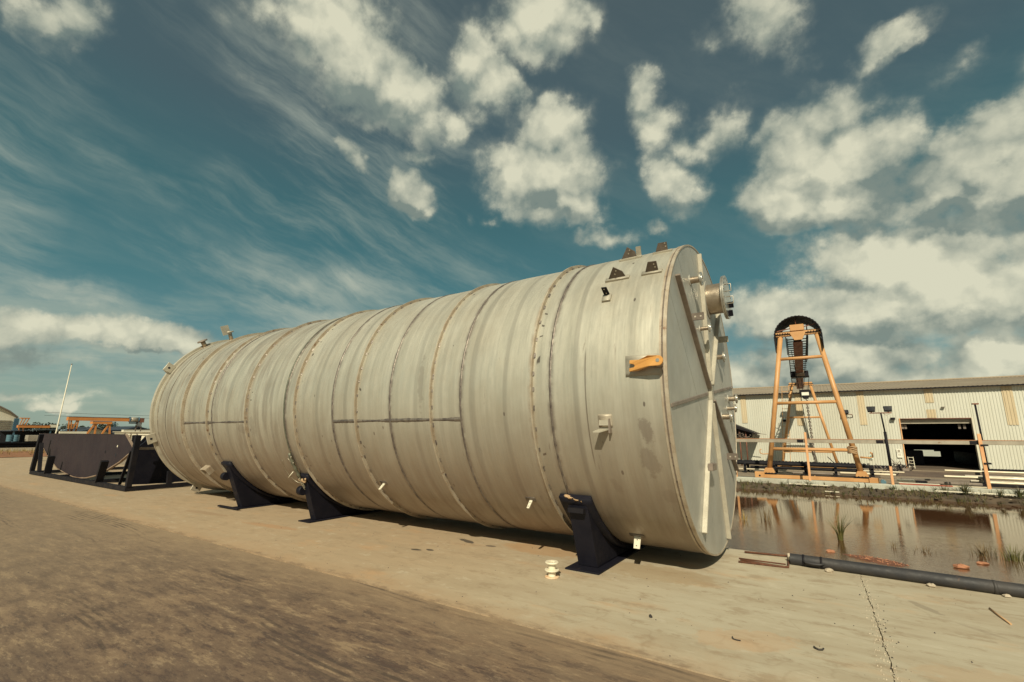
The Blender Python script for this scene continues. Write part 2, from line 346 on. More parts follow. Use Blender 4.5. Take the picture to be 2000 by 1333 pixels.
simple('pipe_pale', (.66, .58, .43), (.55, .47, .34), 1.5, .4, .2, .05, rust=(.36, .25, .16), amount=.65)
simple('grey_steel', (.23, .19, .155), (.155, .125, .105), 1.5, .55, .2, .1)
simple('red_paint', (.36, .075, .035), (.27, .055, .03), 2.0, .55)
simple('brown_deck', (.155, .105, .075), (.10, .07, .055), 1.2, .8)
simple('rust_post', (.22, .085, .05), (.13, .055, .035), 3.0, .7)
simple('blue_steel', (.05, .115, .17), (.035, .085, .13), 1.0, .5)
simple('drum_blue', (.10, .20, .25), (.075, .15, .20), 1.0, .5, 0, 0, rust=(.5, .52, .46), amount=.62, rscale=3.0)
simple('navy_roof', (.022, .030, .045), (.034, .044, .062), .4, .6)
simple('cream_wall', (.66, .62, .50), (.58, .53, .42), .4, .7)
simple('roof_tan', (.36, .29, .205), (.30, .235, .165), .6, .55, .1, .0, rust=(.32, .21, .135), amount=.64, rscale=.7)
simple('strip_tan', (.50, .40, .255), (.60, .50, .34), 1.0, .45, 0, 0, stretch=(1, 1, .3))
simple('wall_white', (.60, .595, .515), (.53, .515, .43), .5, .5, .05, .0, rust=(.58, .48, .33), amount=.66, rscale=.8, stretch=(1, 1, .25))
simple('glass_dark', (.012, .013, .018), (.02, .02, .026), 2.0, .15)
simple('sign_white', (.85, .82, .72), (.80, .77, .66), 2.0, .5)
simple('sign_teal', (.04, .24, .25), (.05, .28, .28), 2.0, .5)
simple('leaf_green', (.045, .055, .018), (.085, .085, .026), 3.0, .6)
simple('reed_green', (.075, .085, .024), (.13, .115, .035), 6.0, .5)
simple('dry_stem', (.17, .115, .05), (.10, .07, .035), 5.0, .7)
simple('bank_weed', (.085, .075, .026), (.15, .115, .045), 2.0, .7)
simple('far_leaf', (.022, .036, .022), (.040, .052, .026), .3, .8)
simple('bark', (.08, .055, .04), (.05, .035, .025), 3.0, .9)
simple('dry_grass', (.34, .235, .075), (.24, .17, .055), .5, .8)
simple('kerb_concrete', (.50, .50, .42), (.40, .385, .315), 1.2, .8, 0, .2, rust=(.26, .22, .14), amount=.60)
simple('stone', (.52, .44, .33), (.40, .33, .25), 14.0, .85, 0, .4)
simple('brick_red', (.42, .19, .10), (.34, .15, .085), 12.0, .85, 0, .4)
simple('red_mud', (.17, .070, .040), (.12, .052, .032), 6.0, .8, 0, .6, rust=(.30, .15, .08), amount=.60, rscale=14.0)
simple('bank_mud', (.115, .080, .050), (.062, .046, .031), 1.4, .9, 0, .5, rust=(.30, .245, .17), amount=.64, rscale=3.0)
simple('yard_concrete', (.30, .235, .165), (.22, .17, .12), .5, .9, 0, .2)
simple('field_ground', (.36, .285, .19), (.27, .21, .14), .05, .95)
simple('red_verge', (.28, .13, .065), (.21, .10, .05), .8, .95)
simple('wire_metal', (.44, .40, .30), (.32, .28, .21), 12.0, .4, .5)
simple('sling_green', (.20, .205, .15), (.12, .12, .09), 14.0, .5, .4, .2, rust=(.36, .29, .17), amount=.58)
simple('rope_tan', (.50, .35, .20), (.36, .22, .12), 40.0, .85, 0, .3)
simple('litter_dark', (.03, .026, .024), (.05, .04, .035), 20.0, .7)
simple('wood_stick', (.55, .34, .18), (.46, .28, .15), 12.0, .8)

def ellipse(t, x, y, cx, cy, rx, ry, wob, rot=0.0, soft=.25):
    ax, ay = t.math('SUBTRACT', x, cx), t.math('SUBTRACT', y, cy)
    c, s = math.cos(rad(rot)), math.sin(rad(rot))
    u = t.math('ADD', t.math('MULTIPLY', ax, c/rx), t.math('MULTIPLY', ay, s/rx))
    v = t.math('ADD', t.math('MULTIPLY', ax, -s/ry), t.math('MULTIPLY', ay, c/ry))
    r = t.math('SQRT', t.math('ADD', t.math('MULTIPLY', u, u), t.math('MULTIPLY', v, v)))
    r = t.math('ADD', r, wob)
    return t.mapr(r, 1.0, 1.0-soft)

def concrete():
    m, t, b = new_mat('apron_concrete')
    P = pos(t); x, y, z = t.xyz(P)
    big = t.noise(P, .55, 6, .6)
    st = t.noise(t.vmath('MULTIPLY', P, (1.6, 8.0, 1)), 1.0, 7, .65)
    st2 = t.noise(t.vmath('MULTIPLY', P, (.5, 2.2, 1)), 1.0, 6, .65)
    fine = t.noise(P, 38.0, 5, .7)
    warm = t.mapr(t.math('MULTIPLY_ADD', big, 2.4, x), -4.5, .4, 1, 0)
    c = t.mix(warm, (.455, .40, .295), (.40, .30, .195))
    c = t.mix(t.mapr(st2, .40, .68, 0, .55), c, (.345, .27, .18))
    c = t.mix(t.mapr(st, .52, .74, 0, .50), c, (.29, .225, .15))
    c = t.mix(t.mapr(st, .40, .26, 0, .45), c, (.53, .475, .37))
    c = t.mix(t.mapr(t.noise(t.vmath('MULTIPLY', P, (.7, 1.6, 1)), 1.3, 5, .6), .55, .74, 0, .5), c, (.50, .29, .145))
    c = t.mix(t.mapr(fine, .62, .75, 0, .35), c, (.25, .20, .14))
    # hairline scratches
    hl = t.noise(t.mapping(P, rot=(0, 0, .25), scl=(2.0, 44.0, 1)), 1.0, 3, .5)
    c = t.mix(t.math('MULTIPLY', t.mapr(hl, .66, .72), t.mapr(big, .4, .6, 0, .35)), c, (.22, .175, .125))
    # stains of every size: tyre dust, slurry, dried puddles
    pt = t.noise(t.vmath('MULTIPLY', P, (1.0, 1.8, 1)), 2.6, 9, .72)
    c = t.mix(t.mapr(pt, .52, .64, 0, .60), c, (.30, .225, .145))
    c = t.mix(t.mapr(pt, .44, .33, 0, .45), c, (.55, .49, .375))
    pud = t.noise(P, .9, 4, .5)
    rim = t.mapr(t.math('ABSOLUTE', t.math('SUBTRACT', pud, .56)), .012, .0)
    c = t.mix(t.math('MULTIPLY', rim, .22), c, (.26, .19, .12))
    # dust swept against the seam with the old slab
    seam = t.mapr(t.math('MULTIPLY_ADD', t.noise(P, 2.5, 7, .7), .9, y), 4.75, 4.15)
    c = t.mix(t.math('MULTIPLY', seam, .6), c, (.40, .265, .155))
    sm2 = t.mapr(t.math('MULTIPLY_ADD', t.noise(t.vmath('MULTIPLY', P, (1.5, 3, 1)), 2.0, 9, .75), 1.0, y), 4.42, 4.22)
    c = t.mix(t.math('MULTIPLY', sm2, .75), c, (.215, .15, .098))
    wob_ = t.math('MULTIPLY', t.math('SUBTRACT', t.noise(P, 7.0, 5, .65), .5), 1.4)
    for cx, cy, rx, ry, rot, k, colr in ((-5.12, 5.22, .10, .045, 10, .85, (.05, .042, .036)), (-4.94, 5.32, .085, .045, -10, .85, (.05, .042, .036)), (-4.85, 6.05, .24, .06, -20, .85, (.055, .045, .038)), (-4.35, 6.0, .10, .05, 0, .7, (.07, .055, .045)),
                                   (.60, 6.33, .22, .05, -58, .45, (.20, .16, .115)), (.9, 5.9, .22, .03, -40, .3, (.24, .185, .13)), (-1.9, 6.0, .8, .35, 0, .5, (.34, .245, .14)), (-3.6, 6.2, .7, .3, 0, .6, (.40, .24, .12)),
                                   (-.75, 4.55, .45, .25, 30, .4, (.48, .31, .18)), (.9, 4.7, .6, .3, 0, .4, (.44, .30, .18)), (-11.0, 5.0, .9, .12, 5, .5, (.30, .20, .12)), (-8.5, 5.0, .8, .12, 5, .5, (.40, .23, .12))):
        c = t.mix(t.math('MULTIPLY', ellipse(t, x, y, cx, cy, rx, ry, wob_, rot), k), c, colr)
    t.set(b.inputs['Base Color'], c)
    t.set(b.inputs['Roughness'], t.mapr(big, .3, .7, .72, .9))
    b.inputs['Specular IOR Level'].default_value = .3
    h = t.math('MULTIPLY_ADD', fine, .35, st)
    t.set(b.inputs['Normal'], t.bump(h, .28, .008))
concrete()

def road():
    m, t, b = new_mat('road_concrete')
    P = pos(t); x, y, z = t.xyz(P)
    big = t.noise(P, .42, 6, .62)
    mid = t.noise(t.vmath('MULTIPLY', P, (1.0, 1.9, 1)), 2.2, 9, .72)
    st = t.noise(t.vmath('MULTIPLY', P, (1.2, 11.0, 1)), 1.0, 8, .7)
    fine = t.noise(P, 30.0, 6, .72)
    c = t.mix(t.mapr(mid, .34, .66), (.225, .152, .098), (.125, .084, .062))
    c = t.mix(t.mapr(big, .42, .66, 0, .6), c, (.105, .074, .058))
    sc1 = t.noise(t.mapping(P, rot=(0, 0, .10), scl=(1.1, 4.2, 1)), 1.6, 11, .78)
    sc2 = t.noise(t.mapping(t.vmath('ADD', P, (9, 4, 0)), rot=(0, 0, -.16), scl=(1.6, 5.0, 1)), 2.6, 10, .78)
    sc3 = t.noise(t.vmath('MULTIPLY', P, (1, 1.7, 1)), 7.0, 8, .75)
    c = t.mix(t.mapr(sc1, .51, .58, 0, .78), c, (.075, .052, .045))
    c = t.mix(t.mapr(sc2, .54, .60, 0, .65), c, (.085, .052, .042))
    c = t.mix(t.mapr(sc1, .47, .38, 0, .70), c, (.33, .235, .145))
    c = t.mix(t.mapr(sc2, .44, .37, 0, .55), c, (.34, .25, .165))
    c = t.mix(t.mapr(sc3, .58, .68, 0, .55), c, (.070, .052, .045))
    c = t.mix(t.mapr(st, .54, .68, 0, .45), c, (.08, .054, .043))
    c = t.mix(t.mapr(fine, .58, .70, 0, .55), c, (.075, .056, .047))
    c = t.mix(t.mapr(fine, .42, .31, 0, .40), c, (.31, .225, .15))
    # lighter, dustier strip by the seam and far to the left
    c = t.mix(t.math('MULTIPLY', t.mapr(t.math('MULTIPLY_ADD', mid, 2.4, y), 4.1, 5.2), .75), c, (.30, .215, .135))
    c = t.mix(t.math('MULTIPLY', t.mapr(t.math('MULTIPLY_ADD', sc1, 5.0, x), -.5, -9.0), .55), c, (.30, .225, .145))
    # tyre tracks, in bundles of fine parallel lines
    warp = t.math('MULTIPLY_ADD', x, .035, t.math('ADD', y, t.math('MULTIPLY', t.noise(t.vmath('MULTIPLY', P, (.25, .2, 1)), 1.0, 2, .5), .8)))
    tread = t.math('PINGPONG', t.math('MULTIPLY', warp, 13.0), .5)
    trk = t.noise(t.comb(t.math('MULTIPLY', x, .22), t.math('MULTIPLY', warp, 1.5), 4.0), 1.0, 2, .5)
    trk = t.mapr(trk, .53, .64)
    gap = t.mapr(t.noise(t.vmath('MULTIPLY', P, (2.0, 6.0, 1)), 1.0, 5, .7), .36, .60)
    tr = t.math('MULTIPLY', t.math('MULTIPLY', t.mapr(tread, .22, .36), trk), gap)
    c = t.mix(t.math('MULTIPLY', tr, .72), c, (.062, .046, .038))
    t.set(b.inputs['Base Color'], c)
    t.set(b.inputs['Roughness'], t.mapr(mid, .3, .7, .66, .9))
    b.inputs['Specular IOR Level'].default_value = .3
    t.set(b.inputs['Normal'], t.bump(t.math('MULTIPLY_ADD', fine, .6, st), .35, .01))
road()

def water():
    m, t, b = new_mat('muddy_water')
    P = pos(t); x, y, z = t.xyz(P)
    n1 = t.noise(t.vmath('MULTIPLY', P, (1.0, 1.9, 1)), 13.0, 3, .55)
    n2 = t.noise(t.vmath('MULTIPLY', P, (1.0, 2.2, 1)), 1.3, 3, .5)
    calm = t.mapr(t.math('MULTIPLY_ADD', n2, 5.0, y), 11.0, 18.0, 1.0, .12)
    b.inputs['Base Color'].default_value = (.085, .040, .020, 1)
    b.inputs['Roughness'].default_value = .012
    b.inputs['IOR'].default_value = 2.3
    b.inputs['Specular Tint'].default_value = (1, .80, .54, 1)
    h = t.math('ADD', n1, t.math('MULTIPLY', n2, .35))
    nd = t.n.new('ShaderNodeBump')
    t.set(nd.inputs['Height'], h); t.set(nd.inputs['Strength'], t.math('MULTIPLY', calm, .22)); nd.inputs['Distance'].default_value = .018
    t.l.new(nd.outputs[0], b.inputs['Normal'])
water()

# ------------------------------------------------------------------ mesh helpers
COL = S.collection
WO = {}                       # world origin of every object, so that parts can be written in world coordinates
rng = random.Random(7)

class MB:
    def __init__(s): s.v = []; s.f = []; s.sm = []
    def add(s, vs, fs, smooth=False):
        o = len(s.v); s.v += [tuple(p) for p in vs]
        s.f += [tuple(i+o for i in f) for f in fs]; s.sm += [smooth]*len(fs); return s
    def box(s, c, d, R=None):
        """box at centre c, full size d, optional 3x3 rotation"""
        h = [q/2 for q in d]; vs = []
        for i in range(8):
            p = Vector((h[0]*(1 if i & 1 else -1), h[1]*(1 if i & 2 else -1), h[2]*(1 if i & 4 else -1)))
            vs.append((R @ p if R else p)+Vector(c))
        return s.add(vs, [(0, 2, 3, 1), (4, 5, 7, 6), (0, 1, 5, 4), (2, 6, 7, 3), (0, 4, 6, 2), (1, 3, 7, 5)])
    def bb(s, x0, x1, y0, y1, z0, z1): return s.box(((x0+x1)/2, (y0+y1)/2, (z0+z1)/2), (abs(x1-x0), abs(y1-y0), abs(z1-z0)))
    def bar(s, p, q, wd, ht, up=(0, 0, 1)):
        """rectangular bar from p to q"""
        p, q = Vector(p), Vector(q); z = (q-p); L = z.length; z = z/L
        u = Vector(up)
        if abs(u.dot(z)) > .99: u = Vector((1, 0, 0))
        x = u.cross(z).normalized(); y = z.cross(x)
        return s.box((p+q)/2, (wd, ht, L), Matrix((x, y, z)).transposed())
    def tube(s, path, r, n=12, caps=True, smooth=True, closed=False):
        path = [Vector(p) for p in path]; k = len(path)
        rs = r if isinstance(r, (list, tuple)) else [r]*k
        t0 = (path[1]-path[0]).normalized()
        nrm = t0.orthogonal().normalized(); vs = []
        for i, p in enumerate(path):
            if closed: t = path[(i+1) % k]-path[i-1]
            elif i == 0: t = path[1]-path[0]
            elif i == k-1: t = path[-1]-path[-2]
            else: t = (path[i+1]-path[i]).normalized()+(path[i]-path[i-1]).normalized()
            t = t.normalized(); nrm = (nrm-t*nrm.dot(t)).normalized(); bn = t.cross(nrm)
            for j in range(n):
                a = 2*math.pi*j/n; vs.append(p+(nrm*math.cos(a)+bn*math.sin(a))*rs[i])
        fs = [(i*n+j, i*n+(j+1) % n, (i+1)*n+(j+1) % n, (i+1)*n+j) for i in range(k-1) for j in range(n)]
        if closed: fs += [((k-1)*n+j, (k-1)*n+(j+1) % n, (j+1) % n, j) for j in range(n)]
        s.add(vs, fs, smooth)
        if caps and not closed:
            o = len(s.v)-k*n; s.f += [tuple(o+j for j in reversed(range(n))), tuple(o+(k-1)*n+j for j in range(n))]; s.sm += [False, False]
        return s
    def prism(s, poly, fn, t0, t1):
        """polygon in (a,b), pushed from t0 to t1; fn(a,b,t) gives the point"""
        n = len(poly); vs = [fn(a, b, t0) for a, b in poly]+[fn(a, b, t1) for a, b in poly]
        fs = [tuple(reversed(range(n))), tuple(range(n, 2*n))]+[(i, (i+1) % n, n+(i+1) % n, n+i) for i in range(n)]
        return s.add(vs, fs)
    def lathe(s, prof, fn, n=32, smooth=False):
        """profile of (radius, height); fn(r*cos, r*sin, h) gives the point"""
        k = len(prof); vs = []
        for r, h in prof:
            for j in range(n):
                a = 2*math.pi*j/n; vs.append(fn(r*math.cos(a), r*math.sin(a), h))
        fs = [(i*n+j, i*n+(j+1) % n, (i+1)*n+(j+1) % n, (i+1)*n+j) for i in range(k-1) for j in range(n)]
        return s.add(vs, fs, smooth)
    def build(s, name, mat, parent=None, origin=None, fix=True, bevel=0):
        me = bpy.data.meshes.new(name)
        if origin is None: origin = (0, 0, 0)
        O = Vector(origin)
        me.from_pydata([Vector(p)-O for p in s.v], [], s.f)
        me.materials.append(MATS[mat] if isinstance(mat, str) else mat)
        me.polygons.foreach_set('use_smooth', s.sm)
        if fix:
            import bmesh
            bm = bmesh.new(); bm.from_mesh(me)
            bmesh.ops.recalc_face_normals(bm, faces=bm.faces)
            if bevel: bmesh.ops.bevel(bm, geom=[e for e in bm.edges if len(e.link_faces) == 2 and e.calc_face_angle(0) > .6], offset=bevel, segments=1, affect='EDGES')
            bm.to_mesh(me); bm.free()
        o = bpy.data.objects.new(name, me); COL.objects.link(o)
        WO[o.name] = O
        place(o, O, parent); return o

def place(o, O, parent):
    WO[o.name] = Vector(O)
    if parent is not None:
        o.parent = parent; o.location = Vector(O)-WO[parent.name]
    else: o.location = O

def thing(name, label, cat, loc, group=None):
    o = bpy.data.objects.new(name, None); COL.objects.link(o); o.empty_display_size = .2
    place(o, Vector(loc), None)
    o['label'] = label; o['category'] = cat
    if group: o['group'] = group
    return o
def tag(o, label, cat, group=None):
    o['label'] = label; o['category'] = cat
    if group: o['group'] = group
    return o
def kind(o, k): o['kind'] = k; return o
def dup(o, loc, label=None, parent=None):
    c = o.copy(); COL.objects.link(c)
    if parent is not None: c.parent = parent
    else:
        c.location = loc
        if label: c['label'] = label
    for ch in list(o.children): dup(ch, None, None, c)
    return c
def share(name, src, parent, loc):
    """another piece with the same mesh as src, moved by loc"""
    o = bpy.data.objects.new(name, src.data); COL.objects.link(o)
    place(o, Vector(loc), parent); return o

# ------------------------------------------------------------------ ground and water
SEAM = 3.80            # the apron starts here, the old slab lies in front of it
EDGE = 7.84            # edge of the water
r_ = random.Random(3)
mb = MB()
mb.bb(-600, 600, -500, 500, -1.6, -1.5)
kind(mb.build('terrain', 'field_ground'), 'structure')
mb = MB()
mb.bb(-600, -44.3, -500, 500, -1.2, -.03)
kind(mb.build('far_field', 'field_ground'), 'structure')
mb = MB()
mb.bb(-44.3, 60, -60, SEAM-.004, -.5, -.008)
kind(mb.build('old_concrete_road', 'road_concrete'), 'structure')

crack = [(.205, 3.8), (.21, 4.1), (.198, 4.4), (.205, 4.75), (.19, 5.05), (.193, 5.3), (.188, 5.54), (.176, 5.8), (.181, 6.0), (.166, 6.3), (.160, 6.6), (.146, 6.9), (.138, 7.14), (.15, 7.45), (.14, EDGE)]
def jag(pts, amp, step=.035):
    out = []
    for (x0, y0), (x1, y1) in zip(pts, pts[1:]):
        n = max(1, int(math.hypot(x1-x0, y1-y0)/step))
        for i in range(n):
            f = i/n; out.append((x0+(x1-x0)*f+r_.uniform(-amp, amp), y0+(y1-y0)*f+r_.uniform(-amp, amp)*.4))
    out.append(pts[-1]); return out
spine = jag(crack, .007)
left_side = [(x-.002-abs(r_.gauss(0, .0022)), y) for x, y in spine]
right_side = [(x+.002+abs(r_.gauss(0, .0028)), y) for x, y in spine]
front = jag([(-44.3, SEAM), (-14, SEAM)], .012, .5)[:-1]+jag([(-14, SEAM), (left_side[0][0], SEAM)], .010, .05)[:-1]
for i in range(len(front)): front[i] = (front[i][0], SEAM+abs(front[i][1]-SEAM))
P = lambda a, b, t: Vector((a, b, t))
# the slab carries the tank, so it reaches further under it than beside the canal
poly = front+left_side+[(-1.9, EDGE), (-2.35, EDGE+.05), (-2.35, 9.6), (-44.3, 9.6)]
kind(MB().prism(poly, P, -.45, 0).build('concrete_apron', 'apron_concrete'), 'structure')
f2 = jag([(right_side[0][0], SEAM), (12, SEAM)], .010, .05)[1:]
f2 = [(x, SEAM+abs(y-SEAM)) for x, y in f2]
poly = list(reversed(right_side))+f2+[(60, SEAM), (60, EDGE)]
kind(MB().prism(poly, P, -.45, 0).build('concrete_apron', 'apron_concrete'), 'structure')
kind(MB().bb(-44.3, -14.2, 9.6, 20.2, -.5, -.004).build('back_yard_slab', 'yard_concrete'), 'structure')
kind(MB().bb(-44.3, -14.2, 20.2, 200, -.5, -.006).build('back_yard', 'yard_concrete'), 'structure')

# canal: mud bed, water, far bank
WL = -.33
kind(MB().bb(-14.2, 60, EDGE-.3, 20.4, -1.4, -.75).build('canal_bed', 'bank_mud'), 'structure')
mb = MB(); mb.add([(-14.2, EDGE-.02, WL), (60, EDGE-.02, WL), (60, 19.95, WL), (-14.2, 19.95, WL)], [(0, 1, 2, 3)])
kind(mb.build('canal_water', 'muddy_water', fix=False), 'structure')
mb = MB(); nx, ny = 300, 10; vs = []
for i in range(nx+1):
    x = -14.2+i*(34/nx) if i < nx else 60
    for j in range(ny+1):
        f = j/ny; y = 19.30+1.0*f+r_.uniform(-.05, .05)*(0 < f < 1)
        z = WL-.12+(f**.8)*.34+r_.uniform(-.035, .035)*(0 < f < 1)+.04*math.sin(x*2.1+3*f)*(1-f)
        if f == 1: z = -.10
        vs.append((x, y, z))
fs = [(i*(ny+1)+j, (i+1)*(ny+1)+j, (i+1)*(ny+1)+j+1, i*(ny+1)+j+1) for i in range(nx) for j in range(ny)]
kind(mb.add(vs, fs, True).build('canal_bank', 'bank_mud', fix=False), 'structure')

# yard beyond the canal, falling gently to the warehouse
mb = MB(); ys = [(20.33, -.08), (23, -.10), (25, -.14), (31, -.16), (40, -.16), (75, -.16), (140, -.2)]
vs = []
for x in (-14.2, 0, 15, 60, 160):
    for y, z in ys: vs.append((x, y, z))
n = len(ys)
fs = [(i*n+j, (i+1)*n+j, (i+1)*n+j+1, i*n+j+1) for i in range(4) for j in range(n-1)]
kind(mb.add(vs, fs).build('yard_ground', 'yard_concrete', fix=False), 'structure')
def yard_z(y):
    for (y0, z0), (y1, z1) in zip(ys, ys[1:]):
        if y0 <= y <= y1: return z0+(z1-z0)*(y-y0)/(y1-y0)
    return ys[0][1]

# kerb of concrete lengths along the far bank
kerb = bpy.data.objects.new('concrete_kerb', None); COL.objects.link(kerb); place(kerb, (0, 20.3, -.1), None); kerb['kind'] = 'structure'
x = -9.0; i = 0
while x < 16:
    L = 1.9+r_.uniform(-.4, .6)
    dzz = r_.uniform(-.012, .012)
    MB().bb(x, x+L-.02, 20.18+r_.uniform(-.02, .02), 20.50, -.16, .015+dzz).build('kerb_stone', 'kerb_concrete', kerb, (x+L/2, 20.3, -.05), bevel=.012)
    x += L

# ------------------------------------------------------------------ the tank
T = thing('storage_tank', 'huge horizontal stainless steel tank with ring stiffeners lying on black saddles', 'tank', ((XN+XF)/2, AX_Y, .098))
def cyl(x, a, r):            # a = degrees above the camera-facing side
    a = rad(a); return Vector((x, AX_Y-r*math.cos(a), AX_Z+r*math.sin(a)))
def hoop(mb, x0, x1, ri, ro, a0=0, a1=360, n=160, smooth=True):
    """a ring of rectangular section round the tank (or an arc of one)"""
    full = abs(a1-a0) >= 359.9; k = n if full else n+1
    vs = []
    for i in range(k):
        a = a0+(a1-a0)*i/n
        vs += [cyl(x0, a, ri), cyl(x1, a, ri), cyl(x1, a, ro), cyl(x0, a, ro)]
    fs = []
    for i in range(n):
        j = (i+1) % k
        for q in range(4): fs.append((i*4+q, i*4+(q+1) % 4, j*4+(q+1) % 4, j*4+q))
    o = len(mb.v)
    mb.add(vs, fs, False)
    if smooth:
        for q in range(len(mb.sm)-len(fs), len(mb.sm)): mb.sm[q] = True
    if not full: mb.f += [(o, o+1, o+2, o+3), (o+4*n+3, o+4*n+2, o+4*n+1, o+4*n)]; mb.sm += [False]*2
    return mb
def ring_solid(name, mat, x0, x1, ri, ro, parent=T, n=160):
    """ring with hard edges: four separate bands"""
    m = MB()
    for (xa, ra, xb, rb) in ((x0, ro, x1, ro), (x1, ro, x1, ri), (x1, ri, x0, ri), (x0, ri, x0, ro)):
        vs = []
        for i in range(n):
            a = 360*i/n; vs += [cyl(xa, a, ra), cyl(xb, a, rb)]
        fs = [(2*i, 2*i+1, 2*((i+1) % n)+1, 2*((i+1) % n)) for i in range(n)]
        m.add(vs, fs, True)
    return m.build(name, mat, parent, fix=False)

WELDS = [-2.769, -4.185, -5.600, -7.015, -8.430, -9.845, -11.26, -12.66]
RINGS = [-3.02, -4.72, -6.376, -8.09, -9.80, -11.43]
edges = [XN]+WELDS
def shell_course(x0, x1, n=192, k=5, a0=0, a1=360):
    m = MB(); vs = []
    ph = r_.uniform(0, 6)
    full = a1-a0 > 359
    cnt = n if full else n+1
    for i in range(k+1):
        f = i/k; x = x0+(x1-x0)*f
        for j in range(cnt):
            a = a0+(a1-a0)*j/n
            # rolled plate is never quite true
            rr = RT+.0025*math.sin(3*rad(a)+ph)+.0045*math.sin(math.pi*f*2+ph)*math.sin(math.pi*f)-.004*(f in (0, 1))
            vs.append(cyl(x, a, rr))
    fs = [(i*cnt+j, i*cnt+(j+1) % cnt, (i+1)*cnt+(j+1) % cnt, (i+1)*cnt+j) for i in range(k) for j in range(n)]
    return m.add(vs, fs, True)
LONG = {2: -10.3, 3: -10.3, 6: -9.6, 7: -9.6, 0: 128, 1: 75, 4: 100, 5: 150}     # where each course is closed by a lengthwise weld
for i, (xa, xb) in enumerate(zip(edges, edges[1:])):
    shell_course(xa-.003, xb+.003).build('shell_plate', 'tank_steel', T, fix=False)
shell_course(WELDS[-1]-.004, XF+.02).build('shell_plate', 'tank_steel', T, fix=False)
# back end of the tank
MB().lathe([(0.001, 0), (RT-.01, 0)], lambda a, b, h: Vector((XF+.03, AX_Y+a, AX_Z+b)), 96).build('back_head', 'head_steel', T, fix=False)

for xw in WELDS[:-1]:
    m = MB(); n = 240; vs = []
    for i in range(n):
        a = 360*i/n; w_ = .017+r_.uniform(-.003, .004); h_ = .006+r_.uniform(-.002, .002)
        vs += [cyl(xw-w_, a, RT-.003), cyl(xw-w_*.5, a, RT+h_), cyl(xw+w_*.5, a, RT+h_), cyl(xw+w_, a, RT-.003)]
    fs = [(i*4+q, i*4+q+1, ((i+1) % n)*4+q+1, ((i+1) % n)*4+q) for i in range(n) for q in range(3)]
    m.add(vs, fs, True).build('weld_seam', 'weld_steel', T, fix=False)
for i, (xa, xb) in enumerate(zip(edges, edges[1:])):
    a = LONG[i]; m = MB(); vs = []; n = 40
    for j in range(n+1):
        x = xa+(xb-xa)*j/n; w_ = .78+r_.uniform(-.10, .12)
        vs += [cyl(x, a-w_, RT-.003), cyl(x, a, RT+.008), cyl(x, a+w_, RT-.003)]
    fs = [(j*3+q, j*3+q+1, (j+1)*3+q+1, (j+1)*3+q) for j in range(n) for q in range(2)]
    m.add(vs, fs, False).build('lengthwise_weld', 'weld_steel', T, fix=False)
# stiffener rings: a flat bar on edge, held by short stitch welds
for xr in RINGS:
    ring_solid('stiffener_ring', 'ring_steel', xr-.010, xr+.010, RT-.004, RT+.046)
    m = MB(); a = r_.uniform(0, 6)
    while a < 360:
        for sd in (-1, 1):
            L = r_.uniform(1.0, 2.0); aa = a+(3.4 if sd > 0 else 0)
            x = xr+sd*.019
            vs = []
            for q in range(4):
                b_ = aa+L*q/3
                vs += [cyl(xr+sd*.010, b_, RT+.014), cyl(xr+sd*r_.uniform(.026, .034), b_, RT-.002)]
            m.add(vs, [(q*2, q*2+1, q*2+3, q*2+2) for q in range(3)])
        a += 6.8+r_.uniform(-.6, .6)
    kind(m.build('stitch_welds', 'weld_steel', T, fix=False), 'stuff')
# left end: a heavy hoop where the brushed section starts and a flange at the very end
ring_solid('stiffener_ring', 'bright_weld', -12.72, -12.655, RT-.004, RT+.030)
ring_solid('stiffener_ring', 'ring_steel', -12.645, -12.615, RT-.004, RT+.060)
ring_solid('end_flange', 'bar_steel', XF-.02, XF+.10, RT-.004, RT+.055)
ring_solid('end_flange', 'bar_steel', XF+.30, XF+.325, RT-.004, RT+.018)
ring_solid('weld_seam', 'weld_steel', -13.62, -13.60, RT-.004, RT+.007)
# right end: rim bar round the flat head
ring_solid('rim_bar', 'ring_steel', XN-.075, XN-.052, RT-.004, RT+.008)
ring_solid('rim_bar', 'ring_steel', XN-.032, XN+.007, RT-.008, RT+.012)
m = MB(); a = 0
while a < 360:
    L = r_.uniform(2.0, 8.0)
    vs = []
    for q in range(4):
        b_ = a+L*q/3; vs += [cyl(XN-.033, b_, RT+.010), cyl(XN-.050-r_.uniform(0, .004), b_, RT+.002)]
    m.add(vs, [(q*2, q*2+1, q*2+3, q*2+2) for q in range(3)])
    a += L+r_.uniform(.05, .6)
kind(m.build('rim_weld', 'dull_bar', T, fix=False), 'stuff')

# flat head: plates cut on the slant, with open seams between them
def D(y, z, x): return Vector((XN+x, AX_Y+y, AX_Z+z))
HR = RT-.006
def head_piece(lo, hi):
    """slice of the disc between two slanted lines (distance along the normal (.74,.67))"""
    nx_, nz_ = .7413, .6712; pts = []
    def at(d):
        s = math.sqrt(max(0, HR*HR-d*d)); c = (nx_*d, nz_*d); t = (-nz_, nx_)
        return (c[0]+t[0]*s, c[1]+t[1]*s), (c[0]-t[0]*s, c[1]-t[1]*s)
    N = 48
    A, B = [], []
    for i in range(N+1):
        f = (1-math.cos(math.pi*i/N))/2
        p, q = at(lo+(hi-lo)*f); A.append(p); B.append(q)
    poly = A+B[::-1]; out = []
    for p in poly:
        if not out or math.hypot(p[0]-out[-1][0], p[1]-out[-1][1]) > 1e-4: out.append(p)
    if math.hypot(out[0][0]-out[-1][0], out[0][1]-out[-1][1]) < 1e-4: out.pop()
    return out
for lo, hi in ((-HR, -.624), (-.616, .156), (.164, .936), (.944, HR)):
    MB().prism(head_piece(lo, hi), lambda a, b, t: D(a, b, t), -.02, 0).build('head_plate', 'head_steel', T)
